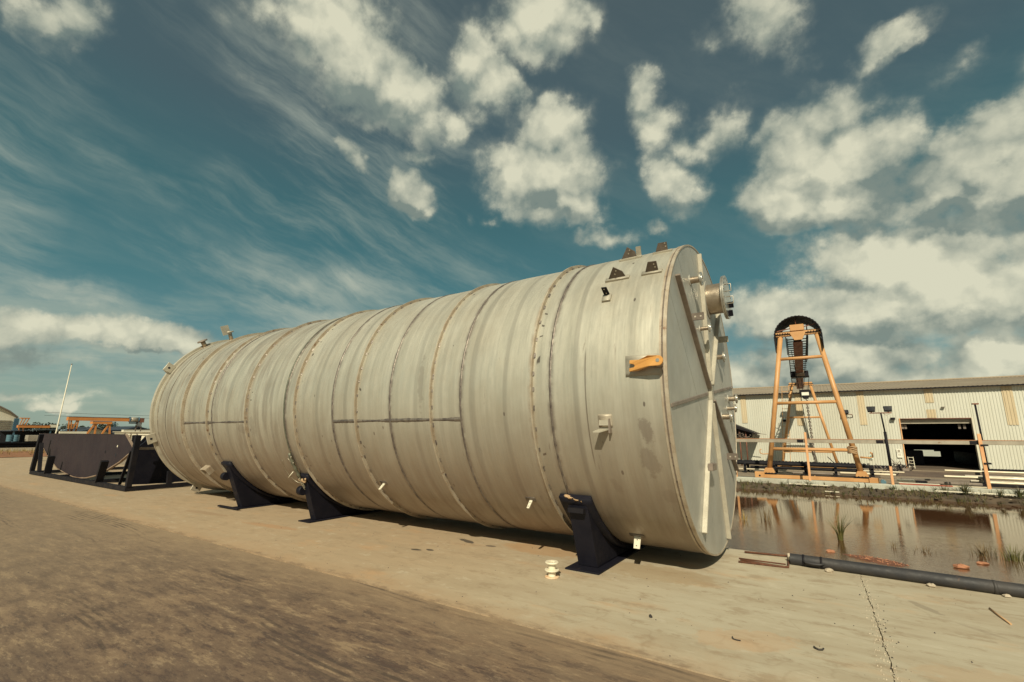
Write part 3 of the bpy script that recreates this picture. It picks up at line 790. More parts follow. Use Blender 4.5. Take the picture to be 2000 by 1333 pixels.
MB().lathe([(.001, 0), (HR, 0)], lambda a, b, h: D(a, b, -.024), 96).build('seam_backing', 'weld_steel', T, fix=False)
# spokes: flat bars on edge
def spoke(deg, r0, r1, mat, off=(0, 0), h=.060, tk=.032):
    c, s_ = math.cos(rad(deg)), math.sin(rad(deg))
    p0 = (off[0]+c*r0, off[1]+s_*r0); p1 = (off[0]+c*r1, off[1]+s_*r1)
    nx_, nz_ = -s_*tk/2, c*tk/2
    poly = [(p0[0]+nx_, p0[1]+nz_), (p0[0]-nx_, p0[1]-nz_), (p1[0]-nx_, p1[1]-nz_), (p1[0]+nx_, p1[1]+nz_)]
    MB().prism(poly, lambda a, b, t: D(a, b, t), -.002, h).build('spoke_bar', mat, T, bevel=.006)
spoke(138, .10, 2.00, 'dull_bar')
spoke(92, .17, 2.07, 'bar_steel')
spoke(51, .16, 2.02, 'bar_steel')
spoke(238.5, .12, 2.00, 'bar_steel')
spoke(282.5, .14, 2.07, 'bar_steel')
spoke(325, .16, 2.02, 'dull_bar')
spoke(187.5, .12, 2.06, 'dull_bar', h=.016, tk=.045)
spoke(7.0, .10, 2.06, 'dull_bar', h=.016, tk=.045)
# cap of square plate across the hub and a strap on the lower left spoke
MB().bb(XN, XN+.05, AX_Y-.05, AX_Y+.06, AX_Z-.10, AX_Z+.11).build('hub_plate', 'bar_steel', T, bevel=.006)
MB().box(D(-.52, -.98, .07), (.06, .26, .09)).build('strap_plate', 'dull_bar', T, bevel=.005)
# lugs standing on the head
for (y, z, L, mt) in ((-.748, .96, .155, 'clip_steel'), (1.003, .942, .165, 'bar_steel'), (1.0, -.912, .16, 'clip_steel')):
    lug = MB().bb(XN-.001, XN+L, AX_Y+y-.008, AX_Y+y+.008, AX_Z+z-.05, AX_Z+z+.05).build('head_lug', mt, T, bevel=.003)
    for q in (.3, .75):
        MB().tube([D(y-.0105, z, L*q), D(y-.004, z, L*q)], .012, 10).build('bolt_hole', 'bright_weld', lug)
def flange_holes(parent, c, r, x, n=8, rr=.011, mat='dark_void'):
    first = None
    for i in range(n):
        a = 2*math.pi*(i+.5)/n; p = D(c[0]+r*math.cos(a), c[1]+r*math.sin(a), x)
        if first is None: first = MB().tube([p-Vector((.003, 0, 0)), p+Vector((.0025, 0, 0))], rr, 8).build('bolt_hole', mat, parent, origin=p)
        else: share('bolt_hole', first, parent, p)
def nozzle(y, z, L, r, rf):
    nz = MB().lathe([(r*.8, L+.002), (r*.8, -.0), ], lambda a, b, h: D(y+a, z+b, h), 24, True)
    nz.lathe([(r, 0), (r, L)], lambda a, b, h: D(y+a, z+b, h), 24, True)
    o = nz.build('nozzle', 'nozzle_steel', T, fix=False)
    fl = MB(); f = lambda a, b, h: D(y+a, z+b, h)
    for seg in (((rf, L-.004), (rf, L+.018)), ((rf, L+.018), (rf*.62, L+.018)), ((rf*.62, L+.018), (rf*.6, L+.024)), ((rf*.6, L+.024), (r*.8, L+.024)), ((r*.8, L+.024), (r*.8, L-.05)), ((r, L-.004), (rf, L-.004))): fl.lathe(seg, f, 28, True)
    fo = fl.build('flange', 'flange_steel', o, fix=False)
    MB().lathe([(r*1.7, .0), (r*1.7, .008), (r, .008)], f, 28).build('pad_plate', 'head_steel', o, fix=False)
nozzle(-.677, 1.49, .135, .047, .094)
nozzle(-.286, .886, .125, .028, .070)
nozzle(.808, .629, .105, .040, .085)
nozzle(1.572, .017, .12, .040, .080)
nozzle(1.355, -.155, .125, .028, .065)
nozzle(.858, -.305, .125, .042, .085)
# manhole
my, mz = .50, 1.50
f = lambda a, b, h: D(my+a, mz+b, h)
mh = MB().lathe([(.235, 0), (.235, .235)], f, 48, True).build('manhole_neck', 'nozzle_steel', T, fix=False)
m = MB()
for seg in (((.30, .0), (.30, .012)), ((.30, .012), (.235, .012))): m.lathe(seg, f, 48, True)
m.build('pad_plate', 'head_steel', mh, fix=False)
m = MB()
for seg in (((.24, .232), (.335, .232)), ((.335, .232), (.335, .250)), ((.335, .250), (.24, .250))): m.lathe(seg, f, 48, True)
m.build('neck_flange', 'flange_steel', mh, fix=False)
m = MB()
for seg in (((.002, .255), (.34, .255)), ((.34, .255), (.34, .278)), ((.34, .278), (.002, .278))): m.lathe(seg, f, 48, True)
cv = m.build('cover', 'flange_steel', mh, fix=False)
flange_holes(cv, (my, mz), .30, .278, 16, .011)
for dy, dz_ in ((-.12, .12), (.02, -.04)):
    MB().tube([D(my+dy, mz+dz_+.055, .275), D(my+dy, mz+dz_+.055, .355), D(my+dy, mz+dz_-.055, .355), D(my+dy, mz+dz_-.055, .275)], .0075, 8).build('cover_handle', 'bright_weld', cv, fix=False)
for dy, dz_ in ((.10, -.10), (-.02, -.26)):
    MB().box(D(my+dy, mz+dz_, .310), (.06, .035, .09), Euler((.5, 0, 0)).to_matrix()).build('hinge_block', 'black_paint', cv)

# clips on top of the shell: plates standing on bent pads
def rp(x, a, r): return cyl(x, a, RT+r)
def plate_radial(name, mat, a, poly, tk=.012, parent=T):
    """plate in the plane of the tank axis and the radius at angle a; poly of (x, height)"""
    tn = Vector((0, math.sin(rad(a)), math.cos(rad(a))))
    return MB().prism(poly, lambda x, h, t: rp(x, a, h)+tn*t, -tk/2, tk/2).build(name, mat, parent)
def holes_radial(parent, a, pts, tk=.012, mat='bright_weld', r=.0095):
    tn = Vector((0, math.sin(rad(a)), math.cos(rad(a))))
    for x, h in pts:
        c = rp(x, a, h); MB().tube([c-tn*(tk/2+.0025), c+tn*(tk/2+.0025)], r, 10).build('bolt_hole', mat, parent)
def pad(x0, x1, a0, a1, mat, tk=.010, parent=T):
    return hoop(MB(), x0, x1, RT-.003, RT+tk, a0, a1, 6).build('pad_plate', mat, parent)
for a, ext in ((41, .004), (60, .004)):
    pad(-2.20, -1.885, a-1.2, a+.7, 'bar_steel', .02)
    c1 = plate_radial('lifting_clip', 'clip_steel', a, [(-2.176, .0), (-1.93, .0), (-1.955, .095), (-2.05, .178)] if a < 50 else [(-2.183, 0), (-1.953, 0), (-1.962, .088), (-2.057, .168)])
    holes_radial(c1, a, [(-2.03, .12), (-2.055, .075)])
    pad(-1.725, -1.475, a-1.2, a+.7, 'bar_steel', .02)
    c2 = plate_radial('lifting_clip', 'clip_steel', a, [(-1.690, 0), (-1.52, 0), (-1.512, .145), (-1.615, .152)] if a < 50 else [(-1.699, 0), (-1.528, 0), (-1.523, .127), (-1.637, .130)])
    holes_radial(c2, a, [(-1.55, .112), (-1.545, .07)])
plate_radial('lifting_clip', 'bar_steel', 62.5, [(-1.985, 0), (-1.915, 0), (-1.90, .132), (-1.968, .136)], .02)
pad(-2.165, -2.055, 29.2, 32.2, 'bar_steel', .022)
c5 = plate_radial('lifting_clip', 'black_steel', 32, [(-2.148, .0), (-2.076, .0), (-2.076, .14), (-2.142, .145)])
holes_radial(c5, 32, [(-2.112, .118), (-2.108, .05)], r=.007)
# small tabs hanging from the belly
for a, x0, x1, h in ((-60, -2.168, -2.082, .150), (-43, -3.41, -3.365, .13), (-41, -6.22, -6.17, .13)):
    tb = plate_radial('tab', 'white_paint', a, [(x0, -.002), (x1, -.002), (x1, h), (x0+.01, h)])
    holes_radial(tb, a, [((x0+x1)/2, h*.3), ((x0+x1)/2, h*.78)], mat='dark_void', r=.007)
    pad(x0-.05, x1+.05, a-.3, a+1.6, 'weld_steel', .004)
# square lugs on the left end flange
for a, tw in ((29.6, 0), (-19.2, 0), (-66, 0)):
    m = MB()
    m.box(cyl(XF+.11, a, RT+.10), (.03, .20, .24), Euler((-rad(a), 0, 0)).to_matrix())
    lg = m.build('end_lug', 'bar_steel', T, bevel=.004)
    MB().tube([cyl(XF+.120, a, RT+.11), cyl(XF+.128, a, RT+.11)], .028, 14).build('lug_hole', 'dark_void', lg)
    MB().box(cyl(XF+.06, a-2.5, RT+.06), (.16, .10, .02), Euler((-rad(a), 0, 0)).to_matrix()).build('lug_gusset', 'bar_steel', lg)
# vents at the top of the left end
for x, a, L, r in ((XF+.12, 57.5, .17, .06), (-13.62, 68.5, .22, .05)):
    n0 = MB().tube([cyl(x, a, RT-.01), cyl(x, a, RT+L)], r, 16).build('vent_nozzle', 'nozzle_steel', T)
    MB().tube([cyl(x, a, RT+L-.01), cyl(x, a, RT+L+.03)], r*2.1, 20).build('flange', 'dull_bar' if a < 60 else 'bar_steel', n0)
    pad(x-.22, x+.22, a-4, a+4, 'ring_steel', .012)
MB().box(cyl(-13.58, 66.0, RT+.30), (.03, .26, .20), Euler((-rad(66), 0, 0)).to_matrix()).build('vent_plate', 'bar_steel', T)
# channel stub low on the left
Rm = Euler((-rad(-41), 0, 0)).to_matrix()
m = MB()
for dx in (-.12, .12): m.box(cyl(-12.14+dx, -41, RT+.07), (.02, .15, .15), Rm)
m.box(cyl(-12.14, -38.9, RT+.07), (.24, .15, .016), Euler((-rad(-39), 0, 0)).to_matrix())
m.build('channel_bracket', 'ring_steel', T)
# small shelf bracket right of the middle
pad(-2.165, -2.005, -13.3, -9.6, 'ring_steel', .010)
m = MB(); a = -14.0
m.prism([(-2.155, 0), (-2.03, 0), (-2.10, .15), (-2.185, .15)], lambda x, h, t: rp(x, a, h)+Vector((0, 0, t)), -.006, .006)
br = m.build('shelf_bracket', 'bar_steel', T)
MB().bb(-2.036, -2.020, cyl(0, a, RT+.06).y, cyl(0, a, RT).y+.02, AX_Z-.56, AX_Z-.40).build('bracket_gusset', 'dull_bar', br)
MB().bb(-2.15, -2.04, cyl(0, -12, RT+.035).y, cyl(0, -12, RT+.02).y, AX_Z-.475, AX_Z-.415).build('bracket_back', 'bar_steel', br)
# earthing arm: orange cranked link on a welded pad
pad(-1.805, -1.425, 1.5, 7.8, 'bar_steel', .012)
outl = [(-1.735, 2.436), (-1.737, 2.397), (-1.690, 2.388), (-1.676, 2.370), (-1.690, 2.352), (-1.739, 2.348), (-1.741, 2.308), (-1.638, 2.313), (-1.499, 2.345)]
outl += [(-1.406+.055*math.cos(q), 2.398+.055*math.sin(q)) for q in [-math.pi/2+math.pi*i/10 for i in range(11)]]
outl += [(-1.513, 2.462), (-1.624, 2.431)]
def crank(x):   # stand-off from the pad
    return .04 if x < -1.66 else (.04+(x+1.66)/.16*.075 if x < -1.50 else .115)
lk = MB().prism(outl, lambda x, z, t: Vector((x, AX_Y-math.sqrt(max(0, RT**2-(z-AX_Z)**2))-.010-crank(x)-t, z)), 0, .026).build('link_arm', 'orange_paint', T, bevel=.003)
yb = AX_Y-RT
MB().tube([(-1.406, yb-.147, 2.40), (-1.406, yb-.135, 2.40)], .020, 18).build('pin_head', 'flange_steel', lk)
MB().tube([(-1.425, yb+.02, 2.375), (-1.425, yb-.118, 2.392)], .042, 18).build('pin_boss', 'dull_bar', lk)

# ------------------------------------------------------------------ saddles
def saddle(x0, x1, atop, label, foot, lug):
    o = thing('tank_saddle', label, 'saddle', ((x0+x1)/2, AX_Y, 0), 'black saddles under the tank')
    yf = 5.735; wr = RT+.070
    p = cyl(0, atop, wr)
    arc = [(cyl(0, a, wr).y, cyl(0, a, wr).z) for a in [atop+(-180-2*atop)*i/28 for i in range(29)]]
    poly = [(yf, .022)]+arc+[(2*AX_Y-yf, .022)]
    MB().prism(poly, lambda y, z, t: Vector((t, y, z)), x0, x1).build('saddle_body', 'black_paint', o, bevel=.006)
    hoop(MB(), x0-.09, x1+.07, RT+.064 if False else RT+.006, RT+.066, atop+3.0, -180-atop-3.0, 40).build('wear_plate', 'black_paint', o)
    MB().bb(x0-.09, x1+.10, yf-foot, 2*AX_Y-yf+foot, 0, .020).build('base_plate', 'black_paint', o, bevel=.003)
    c = Vector((x0-.0, p.y+.02, p.z-.10))
    if lug:
        e = MB()
        e.tube([c+Vector((-.09, .02, -.10)), c+Vector((.03, .02, -.10))], .085, 20)
        lgo = e.build('lashing_lug', 'black_paint', o)
        MB().tube([c+Vector((-.097, .02, -.10)), c+Vector((-.089, .02, -.10))], .030, 14).build('lug_eye', 'white_paint', lgo)
    else:
        MB().bb(x0+.02, x1-.03, p.y-.045, p.y+.02, p.z-.085, p.z-.03).build('stop_block', 'black_steel', o)
    return o
saddle(-2.795, -2.535, -41.0, 'black tank saddle nearest the flat end of the tank', .20, False)
saddle(-8.43, -8.27, -41.5, 'black tank saddle with the greenish lashing hooked to its lug', .20, True)
s3 = saddle(-11.14, -10.95, -37.0, 'black tank saddle farthest left under the tank', .20, True)
MB().bb(-11.55, -10.70, 5.50, 5.56, .020, .05).build('loose_strip', 'black_paint', s3)

# folded rag stuffed on top of the nearest saddle
m = MB(); vs = []; n = 9
for i in range(n):
    x = -2.80+.215*i/(n-1); p = cyl(x, -38.4-1.6*i/(n-1), RT+.045)
    vs += [p+Vector((0, -.03, .0+.007*math.sin(i*2.1))), p+Vector((0, -.045, .020+.008*math.cos(i*1.7))), p+Vector((0, -.01, .035+.006*math.sin(i*1.3))), p+Vector((0, .03, .012))]
m.add(vs, [(i*4+q, i*4+(q+1) % 4, (i+1)*4+(q+1) % 4, (i+1)*4+q) for i in range(n-1) for q in range(4)]+[(0, 1, 2, 3), (n*4-1, n*4-2, n*4-3, n*4-4)], True)
tag(m.build('cloth_rag', 'rope_tan', None, cyl(-2.70, -39, RT+.04)), 'tan rag wedged along the top edge of the nearest saddle', 'rag')

# lashing of strap, turnbuckle and wire loop at the second saddle
LX = -8.445
st = thing('lashing_strap', 'greenish turnbuckle lashing pulled down the shell to the middle saddle', 'strap', cyl(LX, -40, RT+.08))
hoop(MB(), LX-.018, LX+.018, RT+.009, RT+.014, -27, 150, 90).build('strap_band', 'sling_green', st)
pts = [cyl(LX+.004*i, -26.0-1.05*i, RT+.035+.004*i) for i in range(14)]
rr = [.020, .030, .034, .026, .032, .036, .028, .034, .036, .030, .024, .034, .028, .018]
MB().tube(pts, rr, 8).build('turnbuckle', 'sling_green', st, fix=False)
for k in (2, 5):
    MB().tube([pts[k]+Vector((-.045, -.012, .0)), pts[k]+Vector((.045, -.012, .004))], .009, 6).build('clamp', 'bright_weld', st, fix=False)
wl = []
for i in range(25):
    q = 2*math.pi*(i/24*.80+.12); wl.append(cyl(LX-.13-.155*math.sin(q)*1.15, -35.5+8.3*math.cos(q), RT+.075))
MB().tube(wl, .006, 6).build('wire_loop', 'wire_metal', st, fix=False)
MB().tube([cyl(LX-.30, -39.5, RT+.11), cyl(LX-.20, -37.6, RT+.02)], .009, 6).build('hook_pin', 'white_paint', st, fix=False)
ch = MB()
for i in range(6):
    c = cyl(LX+.06, -40.2-1.0*i, RT+.11+.006*i); ax = Vector((1, 0, 0)) if i % 2 else Vector((0, .7, .7))
    u = Vector((0, .55, -.83)); v = u.cross(ax).normalized() if i % 2 else ax
    ch.tube([c+u*.034*math.cos(q)+v*.017*math.sin(q) for q in [2*math.pi*j/10 for j in range(10)]], .007, 6, closed=True)
ch.build('chain_links', 'wire_metal', st, fix=False)
rp_ = [cyl(LX+.02+.013*i, -41.0+.9*math.sin(i*1.1), RT+.10+.02*math.sin(i*.9)) for i in range(14)]
tag(MB().tube(rp_, .016, 8).build('tan_rope', 'rope_tan', None, rp_[6], fix=False), 'coil of tan and blue rope lying on top of the middle saddle', 'rope')

# ------------------------------------------------------------------ things on the apron
sx, sy = -2.862, 5.165
sp = thing('wire_spool', 'small white plastic spool with three flanges standing on the concrete', 'spool', (sx, sy, 0))
f = lambda a, b, h: Vector((sx+a, sy+b, h))
def solid(prof, n=40):
    m = MB()
    for p, q in zip(prof, prof[1:]): m.lathe([p, q], f, n, True)
    return m
solid([(.001, .0), (.082, .0), (.084, .006), (.080, .012), (.045, .014)]).build('bottom_flange', 'dusty_plastic', sp, fix=False)
solid([(.044, .012), (.043, .070)]).build('lower_drum', 'white_plastic', sp, fix=False)
solid([(.042, .066), (.080, .070), (.084, .078), (.082, .086), (.042, .088)]).build('middle_flange', 'white_plastic', sp, fix=False)
solid([(.0425, .086), (.042, .148)]).build('upper_drum', 'white_plastic', sp, fix=False)
solid([(.041, .146), (.076, .152), (.080, .162), (.074, .170), (.040, .168), (.034, .164)]).build('top_flange', 'white_plastic', sp, fix=False)
solid([(.034, .166), (.032, .140), (.014, .140), (.013, .168), (.011, .168), (.010, .12), (.0, .12)]).build('core_socket', 'white_plastic', sp, fix=False)

# bent reinforcing bars at the end of the black pipe
def rod(name, pts, r, label, mat='rust_bar', cat='rebar', group=None):
    return tag(MB().tube(pts, r, 8, smooth=True).build(name, mat, None, pts[0], fix=False), label, cat, group)
rod('bent_rebar', [(-1.155, 7.66, .018), (-.66, 7.735, .016), (-.628, 7.735, .018), (-.612, 7.55, .018), (-.60, 7.30, .016), (-.592, 7.14, .014), (-.625, 7.13, .012), (-1.15, 7.075, .012)], .0135, 'rusty bar bent into a wide hook beside the end of the black pipe')
rod('straight_rebar', [(-1.17, 7.27, .010), (-.62, 7.175, .034)], .0095, 'thin rusty bar lying inside the hook of the bent bar')
rod('straight_rebar', [(-1.145, 7.20, .010), (-.70, 7.135, .011)], .010, 'short rusty bar lying along the nearer leg of the bent bar')
MB_ = MB().tube([(-.60, 7.50, .10), (-.59, 7.46, .01)], .02, 8)
tag(MB_.build('pale_stub', 'stone', None, (-.595, 7.48, 0)), 'pale stub standing between the bent bar and the black pipe', 'stub')

bp = thing('black_pipe', 'long black steel pipe lying along the edge of the water', 'pipe', (2.5, 7.36, 0))
PY, PR = 7.375, .066
pp = [(-.575+(i*.42), PY+.002*math.sin(i*.9)-(i*.42)*.055+(max(0, i*.42-2.2))*.035, PR+.001) for i in range(17)]
m = MB().tube(pp, PR, 28, caps=False)
m.tube(pp[:2], PR*.9, 28, caps=False)
m.build('pipe_body', 'pipe_black', bp, fix=False)
m = MB(); m.lathe([(PR*.9, 0), (PR, 0)], lambda a, b, h: Vector((-.575, PY+a, PR+b)), 28); m.build('pipe_rim', 'pipe_black', bp, fix=False)
m = MB(); m.lathe([(.001, 0), (PR*.9, 0)], lambda a, b, h: Vector((-.50, PY+a, PR+b)), 28); m.build('end_plug', 'black_steel', bp, fix=False)
for x in (-.43, -.24):
    MB().tube([(x-.012, PY-(x+.575)*.055, PR), (x+.012, PY-(x+.575)*.055, PR)], PR+.006, 28).build('band', 'black_steel', bp)
hp = [(-.43, PY-PR-.006, PR+.01), (-.40, PY-PR-.035, PR-.002), (-.33, PY-PR-.050, PR-.006), (-.26, PY-PR-.042, PR-.006), (-.205, PY-PR-.012, PR+.004)]
MB().tube(hp, .012, 8).build('carrying_handle', 'pipe_black', bp, fix=False)
MB().tube([(1.28, PY-.102, PR), (1.31, PY-.103, PR)], PR+.004, 28).build('pipe_joint', 'pipe_black', bp)

def rock(name, c, r, mat, label, cat='stone', squash=.6, seed=1, group=None):
    q = random.Random(seed); m = MB(); vs = []
    n, k = 9, 5
    for i in range(k+1):
        a = math.pi*i/k
        for j in range(n):
            b = 2*math.pi*j/n; rr = r*q.uniform(.78, 1.18)
            vs.append((c[0]+rr*math.sin(a)*math.cos(b)*1.25, c[1]+rr*math.sin(a)*math.sin(b), c[2]+rr*squash*math.cos(a)))
    m.add(vs, [(i*n+j, i*n+(j+1) % n, (i+1)*n+(j+1) % n, (i+1)*n+j) for i in range(k) for j in range(n)])
    o = m.build(name, mat, None, c)
    return tag(o, label, cat, group) if label else o
rock('stone_lump', (-.165, 7.235, .020), .040, 'stone', 'pale stone lying against the foot of the black pipe near its handle', seed=2)
rock('stone_lump', (.77, 7.19, .018), .032, 'stone', 'small pale stone under the middle of the black pipe', seed=3)
rock('stone_lump', (1.36, 7.19, .014), .028, 'stone', 'small pale crumb under the right part of the black pipe', seed=5)
rock('brick_lump', (1.46, 10.07, WL+.02), .075, 'brick_red', 'larger red brick lump sitting in the shallow water', 'brick', .5, 4)
rock('brick_lump', (1.79, 10.54, WL+.012), .060, 'brick_red', 'smaller red brick lump behind the other one in the water', 'brick', .4, 8)
rock('brick_lump', (-.18, 10.14, WL+.008), .055, 'brick_red', 'red brick lump in the water left of the mud patch', 'brick', .5, 9)
rod('wire_scrap', [(-.832, 4.535, .012), (-.828, 4.515, .02), (-.820, 4.503, .010), (-.795, 4.500, .008), (-.765, 4.505, .007)], .0045, 'thin black hook of wire on the bare concrete', 'litter_dark', 'wire scrap')
rod('wire_scrap', [(-.268, 4.70, .010), (-.258, 4.675, .012), (-.235, 4.662, .010), (-.212, 4.672, .012), (-.205, 4.69, .014)], .0062, 'thick curled black scrap on the concrete left of the crack', 'litter_dark', 'wire scrap')
rod('wood_stick', [(1.115, 6.62, .010), (1.135, 6.42, .011), (1.165, 6.20, .009)], .008, 'thin orange stick lying on the concrete right of the crack', 'wood_stick', 'stick')
rod('rubber_plug', [(-1.532, 4.601, .004), (-1.522, 4.601, .012)], .018, 'dark round plug lying on the concrete', 'litter_dark', 'plug')
# uncountable grit on the slab
m = MB(); q = random.Random(11)
for i in range(420):
    x = q.uniform(-9, 2.6); y = q.uniform(SEAM+.05, 7.1) if q.random() < .75 else q.uniform(1.6, 3.8); s = q.choice((.003, .004, .005, .007, .010))*q.uniform(.7, 1.2)
    if q.random() < .12: x = .19+q.gauss(0, .05); y = q.uniform(4.2, 7.1)
    z = 0 if y > SEAM else -.008
    b = [(x+s*math.cos(t), y+s*.8*math.sin(t), z) for t in (.3, 2.2, 4.4)]
    m.add(b+[(x, y, z+s*.9)], [(0, 1, 3), (1, 2, 3), (2, 0, 3)])
kind(m.build('grit', 'litter_dark', fix=False), 'stuff')
m = MB()
for i in range(260):
    t = q.random(); y = 4.0+3.2*t; x = .19-.03*t+q.gauss(0, .035); s = q.uniform(.003, .010)
    b = [(x+s*math.cos(a), y+s*.8*math.sin(a), .0) for a in (.3, 2.2, 4.4)]
    m.add(b+[(x, y, s)], [(0, 1, 3), (1, 2, 3), (2, 0, 3)])
kind(m.build('crack_crumbs', 'stone', fix=False), 'stuff')

# mud patch rising out of the water beside the pipe
m = MB(); vs = []; n, k = 44, 7
for i in range(k+1):
    fr = i/k
    for j in range(n):
        a = 2*math.pi*j/n; rr = fr*(1+.12*math.sin(3*a)+.06*math.sin(7*a+1))
        vs.append((.44+.42*rr*math.cos(a)-.12*rr*math.sin(a), 9.86-.10*rr*math.cos(a)+.24*rr*math.sin(a), WL+.03*(1-fr**2)-.008*fr+q.uniform(-.005, .008)*(fr < .95)))
m.add(vs, [(i*n+j, i*n+(j+1) % n, (i+1)*n+(j+1) % n, (i+1)*n+j) for i in range(k) for j in range(n)], True)
mp = m.build('mud_patch', 'red_mud', fix=False); kind(mp, 'structure')
m = MB()
for i in range(120):
    a = q.uniform(0, 6.3); rr = math.sqrt(q.random())*.85; s = q.uniform(.006, .015); x, y = .44+.42*rr*math.cos(a)-.12*rr*math.sin(a), 9.86-.10*rr*math.cos(a)+.24*rr*math.sin(a); z = WL+.03*(1-rr**2)
    m.add([(x+s, y, z), (x-s*.6, y+s*.7, z), (x-s*.6, y-s*.7, z), (x, y, z+s)], [(0, 1, 3), (1, 2, 3), (2, 0, 3)])
kind(m.build('mud_crumbs', 'brick_red', mp, fix=False), 'stuff')

# ------------------------------------------------------------------ reeds and weeds
def blades(m, c, n, h, spread, wd, q, lean=.5):
    for i in range(n):
        a = q.uniform(0, 2*math.pi); r0 = spread*q.random()*.35
        hh = h*q.uniform(.55, 1.1); b = q.uniform(.1, 1)*lean
        x, y = c[0]+r0*math.cos(a), c[1]+r0*math.sin(a)
        t = Vector((-math.sin(a), math.cos(a), 0))
        prev = None; k = 4
        for j in range(k+1):
            fr = j/k; p = Vector((x, y, c[2]))+Vector((math.cos(a), math.sin(a), 0))*hh*b*(fr**1.6)+Vector((0, 0, hh*fr*(1-.35*b*fr)))
            w_ = wd*(1-fr*.92)
            cur = (p-t*w_, p+t*w_)
            if prev: m.add([prev[0], prev[1], cur[1], cur[0]], [(0, 1, 2, 3)])
            prev = cur
def tuft(name, c, n, h, spread, wd, mat, label, cat, seed, lean=.5, group=None):
    m = MB(); blades(m, c, n, h, spread, wd, random.Random(seed), lean)
    o = tag(m.build(name, mat, None, c, fix=False), label, cat, group)
    if spread > .2: o['kind'] = 'stuff'
    return o
tuft('reed_clump', (-.02, 11.31, WL), 46, .58, .16, .009, 'reed_green', 'green reed clump standing alone in the open water', 'reeds', 1, .75)
tuft('reed_clump', (-1.42, 12.87, WL), 26, .42, .5, .008, 'dry_stem', 'brown drooping stalks in the water near the end of the tank', 'reeds', 2, .5)
tuft('reed_clump', (-1.85, 12.6, WL), 20, .24, .3, .007, 'dry_grass', 'short straw coloured tuft in the water closest to the tank', 'reeds', 3, .8)
tuft('reed_clump', (.75, 11.15, WL), 10, .16, .2, .006, 'dry_stem', 'tiny dark twigs in the middle of the water', 'reeds', 4, .9)
tuft('reed_clump', (1.15, 11.05, WL), 22, .10, .7, .006, 'dry_stem', 'low dark weed strip floating left of the brick lumps', 'reeds', 5, .9)
for i, (x, y, n, lab) in enumerate(((1.94, 11.2, 50, 'bushy dark reed bed behind the brick lumps, left part'), (2.25, 11.15, 60, 'bushy dark reed bed behind the brick lumps, middle part'), (2.6, 11.25, 60, 'bushy dark reed bed at the right edge of the picture'))):
    tuft('reed_clump', (x, y, WL), n, .26, .55, .006, 'dry_stem' if i != 1 else 'reed_green', lab, 'reeds', 20+i, .7)
q = random.Random(5)
m = MB(); m2 = MB()
for i in range(800):
    x = q.uniform(-4.6, 7.5); y = q.uniform(19.40, 20.2); z = WL-.08+(max(0, y-19.3))**.8*.34
    if q.random() < .35*math.sin(x*1.7+1)*math.sin(y*5)+.5: blades(m if q.random() < .55 else m2, (x, y, z), q.randint(4, 9), q.uniform(.07, .24), .18, .009, q, .9)
kind(m.build('bank_grass', 'leaf_green', fix=False), 'stuff')
kind(m2.build('bank_dry_grass', 'bank_weed', fix=False), 'stuff')
m = MB()
for i in range(80):
    x = q.uniform(-4.4, 7.0); y = q.uniform(19.5, 20.1); z = WL-.08+(max(0, y-19.3))**.8*.34; s = q.uniform(.015, .06)
    R_ = Euler((q.uniform(-.4, .4), q.uniform(-.4, .4), q.uniform(0, 3))).to_matrix()
    m.box((x, y, z+s*.2), (s*2.2, s*1.4, s*.8), R_)
kind(m.build('bank_rubble', 'bank_mud', fix=False), 'stuff')
for i, (x, y, h_, n, lab) in enumerate(((3.28, 20.0, .42, 42, 'fan shaped green plant growing from the bank below the kerb'), (4.45, 19.95, .40, 36, 'green bush of stems on the bank right of the last orange post'), (4.9, 20.05, .34, 24, 'thin weed on the bank at the right edge'), (2.85, 20.1, .30, 14, 'thin weed left of the fan shaped bank plant'), (4.05, 19.95, .26, 18, 'low weed at the foot of the last orange post'))):
    p = thing('bank_plant', lab, 'plant', (x, y, -.14))
    m = MB(); blades(m, (x, y, -.14), n, h_, .22, .013, random.Random(40+i), .9); m.build('leaves', 'leaf_green', p, fix=False)
    m = MB(); blades(m, (x, y, -.14), 8, h_*1.2, .2, .005, random.Random(60+i), .3); m.build('stems', 'dry_stem', p, fix=False)

# planks lying on the bank
for i, (x0, y0, x1, y1, z, lab) in enumerate(((-1.35, 20.02, -.2, 19.95, -.10, 'pale plank lying on the bank below the crane'), (-.30, 19.62, .10, 19.60, -.26, 'short pale board at the waterline below the crane'), (2.6, 20.02, 6.0, 19.98, -.09, 'long pale batten along the bank below the pipes'))):
    tag(MB().bar((x0, y0, z), (x1, y1, z), .07, .03).build('bank_plank', 'white_paint', None, (x0, y0, z)), lab, 'plank')

# ------------------------------------------------------------------ guard rail on the kerb
FY = 20.34
fe = thing('guard_rail', 'long grey box rail on leaning orange posts beyond the water', 'railing', (2, FY, 0))
mb = MB().bb(-9, 14, FY-.035, FY+.035, 1.325, 1.452).build('rail', 'galvanised', fe, bevel=.006)
MB().bb(-9, 14, FY-.042, FY+.042, 1.453, 1.468).build('rail_cap', 'rail_top', fe)
for x in (-.88, 1.42, 3.74, 6.1):      # splice plates
    MB().bb(x-.10, x+.10, FY-.043, FY-.036, 1.335, 1.442).build('splice_plate', 'black_steel', fe)
posts = ((-5.4, .0, 1.36), (-3.09, .0, 1.36), (-.70, .0, 1.70), (6.25, .0, 1.36), (8.6, 0, 1.36), (11.0, 0, 1.36))
for x, lean, h_ in posts:
    MB().bar((x-.01, FY-.075, -.02), (x+lean, FY-.075, h_), .072, .06, (0, 1, 0)).build('post', 'post_orange', fe, bevel=.005)
MB().bar((1.60, FY-.075, -.02), (1.60, FY-.075, .62), .072, .06, (0, 1, 0)).build('post', 'post_orange', fe, bevel=.005)
